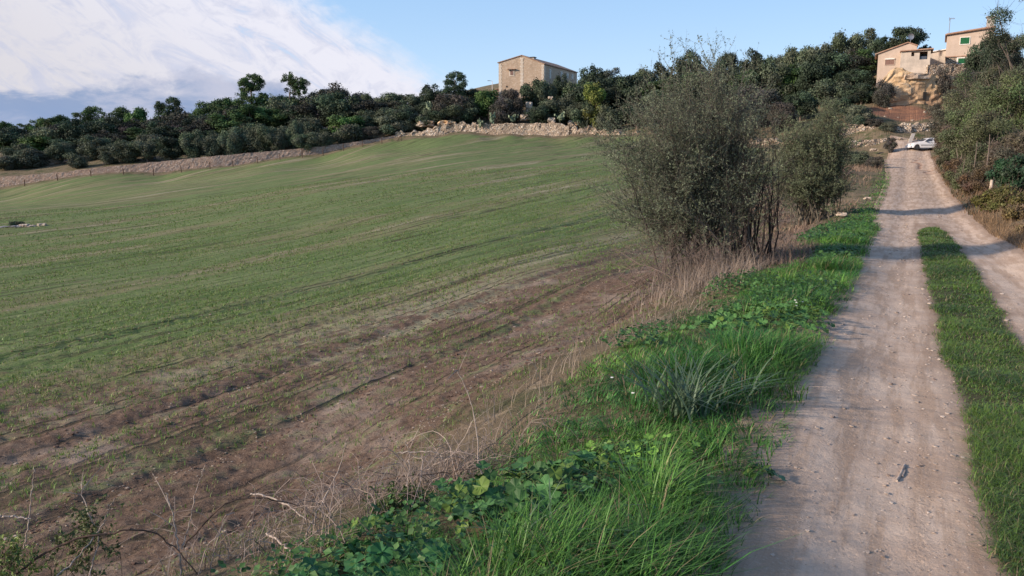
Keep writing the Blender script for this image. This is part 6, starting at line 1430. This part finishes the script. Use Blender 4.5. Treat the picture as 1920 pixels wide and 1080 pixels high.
# ------------------------------------------------------------------ parked car
def car():
    X, Y, z = gpt(1714, 98.2); z = at(1714, 281.5, 98.2)[2]; zg = max(z, hz(X, Y))
    root = empty('parked_car', (X, Y, zg + .02), 'white estate hatchback parked across the head of the track', 'car', rz=math.radians(-3))
    # side profile (x to the right = rear), front wheel centre at x=0
    low = [(-.74, .30), (-.76, .55), (-.70, .68), (-.35, .80), (.30, .90), (.62, .95)]
    roof = [(1.12, 1.30), (1.45, 1.40), (2.2, 1.43), (2.95, 1.40), (3.12, 1.34)]
    rear = [(3.30, .98), (3.36, .60), (3.34, .32)]
    xs = np.concatenate([np.linspace(-.76, .62, 16), np.linspace(.66, 3.36, 40)])
    top = np.interp(xs, [-.76, -.70, -.35, .30, .62, 1.12, 1.45, 2.2, 2.95, 3.12, 3.30, 3.36], [.50, .68, .80, .90, .95, 1.29, 1.39, 1.43, 1.40, 1.34, .98, .60])
    belt = np.interp(xs, [-.76, -.70, -.35, .30, .62, 3.30, 3.36], [.45, .62, .76, .86, .90, .96, .58])
    bot = np.full_like(xs, .24)
    for wx in (0, 2.5):
        a = np.abs(xs - wx) < .34; bot = np.where(a, np.maximum(bot, .30 + np.sqrt(np.maximum(.34 ** 2 - (xs - wx) ** 2, 0))), bot)
    V = []; W2 = .82 - .14 * np.exp(-((xs + .76) / .25) ** 2) - .08 * np.exp(-((xs - 3.36) / .2) ** 2)
    ring = lambda i: [(xs[i], -W2[i] + .03, bot[i]), (xs[i], -W2[i], max(bot[i] + .02, .45)), (xs[i], -W2[i] + .02, max(bot[i] + .03, belt[i])), (xs[i], -W2[i] + .04 + .30 * (top[i] - belt[i]), top[i] - .03 if top[i] - belt[i] > .06 else max(top[i] - .01, bot[i] + .04)), (xs[i], -W2[i] * .55, top[i])]
    n = len(xs)
    for i in range(n):
        r_ = ring(i); V += r_ + [(p[0], -p[1], p[2]) for p in r_[::-1]]
    m_ = 10; idx = np.arange(n * m_).reshape(n, m_)
    Q = [(idx[i, j], idx[i, (j + 1) % m_], idx[i + 1, (j + 1) % m_], idx[i + 1, j]) for i in range(n - 1) for j in range(m_)]
    T = [(idx[e, 0], idx[e, j + 1], idx[e, j]) if e else (idx[e, 0], idx[e, j], idx[e, j + 1]) for e in (0, n - 1) for j in range(1, m_ - 1)]
    mb = MB(); mb.add(V, Q, T); body = put(mb, 'body', M['paint'], root, sm=False)
    tp = lambda x: float(np.interp(x, xs, top)); bl = lambda x: float(np.interp(x, xs, belt)); ww = lambda x: float(np.interp(x, xs, W2))
    def pane(pts, s_, name='side_window'):
        mb = MB(); v1 = []
        for x, z_ in pts:
            y = ww(x) - .02 - .30 * (z_ - bl(x)) * (1) + .012; v1.append((x, -y * s_, z_))
        v2 = [(p[0], p[1] * .975, p[2]) for p in v1]; k = len(pts)
        mb.add(v1 + v2, [(i, (i + 1) % k, k + (i + 1) % k, k + i) for i in range(k)], [(0, i, i + 1) for i in range(1, k - 1)]); put(mb, name, M['glass'], root)
    for s_ in (1, -1):
        pane([(.80, .96), (1.72, .98), (1.78, 1.35), (1.42, 1.33), (1.2, 1.24)], s_)
        pane([(1.92, .98), (2.95, 1.00), (2.86, 1.32), (2.1, 1.37), (1.96, 1.36)], s_)
        for wx in (0, 2.5):
            t = MB(); y = -.80 * s_; t.tube([(wx, y, .30), (wx, y + .18 * s_, .30)], .30, 20); w_ = put(t, 'wheel', M['rubber'], root)
            t = MB(); t.tube([(wx, y - .012 * s_, .30), (wx, y + .02 * s_, .30)], .17, 16); put(t, 'hubcap', M['trim'] if s_ == 1 and wx == 0 else M['metal'], w_)
        mb = MB(); mb.box((1.25, -s_ * .835, .55), (1.75, .03, .06)); put(mb, 'side_moulding', M['trim'], root)
        mb = MB(); mb.box((-.70, -s_ * .52, .60), (.10, .30, .13)); put(mb, 'headlight', M['lamp'], root)
        mb = MB(); mb.box((3.31, -s_ * .68, .80), (.08, .16, .30)); put(mb, 'tail_light', M['brownshut'], root)
        mb = MB(); mb.box((1.62, -s_ * .84, .83), (.16, .03, .04)); put(mb, 'door_handle', M['trim'], root)
        mb = MB(); mb.box((.98, -s_ * .92, .98), (.10, .16, .12)); put(mb, 'wing_mirror', M['trim'], root)
    mb = MB(); v = []
    for x in (.68, 1.12):
        v += [(x - .01, -ww(x) * .8 + .0, tp(x) + .005), (x - .01, ww(x) * .8, tp(x) + .005)]
    mb.add([v[0], v[1], v[3], v[2]], [(0, 1, 2, 3)]); put(mb, 'windscreen', M['glass'], root)
    mb = MB(); mb.box((-.76, 0, .36), (.10, 1.5, .20)); put(mb, 'front_bumper', M['paint'], root)
    mb = MB(); mb.box((3.36, 0, .38), (.12, 1.55, .22)); put(mb, 'rear_bumper', M['trim'], root)
    mb = MB(); mb.box((3.14, 0, 1.39), (.24, 1.15, .04)); put(mb, 'roof_spoiler', M['paint'], root)
car()

# ------------------------------------------------------------------ corner bush and trees left of the frame that shade the field
def corner_bush():
    woody('spiny_bush', 'small leafy evergreen bush in the bottom left corner', 25, 3.0, 16, [(25, 1045, 45, 28, .10, 3), (10, 1015, 30, 22, .08, 2)], 6, 5, 6, .009, (.15, .21, .06), (.10, .08, .06), 64, .005, l1=(.05, .14), l2=(.03, .07), basew=.05, asp=.45)
    woody('spiny_bush', 'thin leafy twigs beside the upright brown stem at lower left', 165, 3.3, 9, [(165, 985, 35, 45, .1, 1)], 6, 4, 5, .011, (.10, .13, .05), (.10, .08, .06), 65, .004, l1=(.05, .12), l2=(.03, .06), basew=.03, asp=.45)
    woody('spiny_bush', 'low green sprig in the middle of the dead thicket', 735, 3.8, 16, [(735, 945, 45, 25, .1, 1)], 6, 5, 5, .010, (.07, .12, .035), (.09, .07, .055), 66, .004, l1=(.04, .1), l2=(.02, .05), basew=.04, asp=.45)
corner_bush()
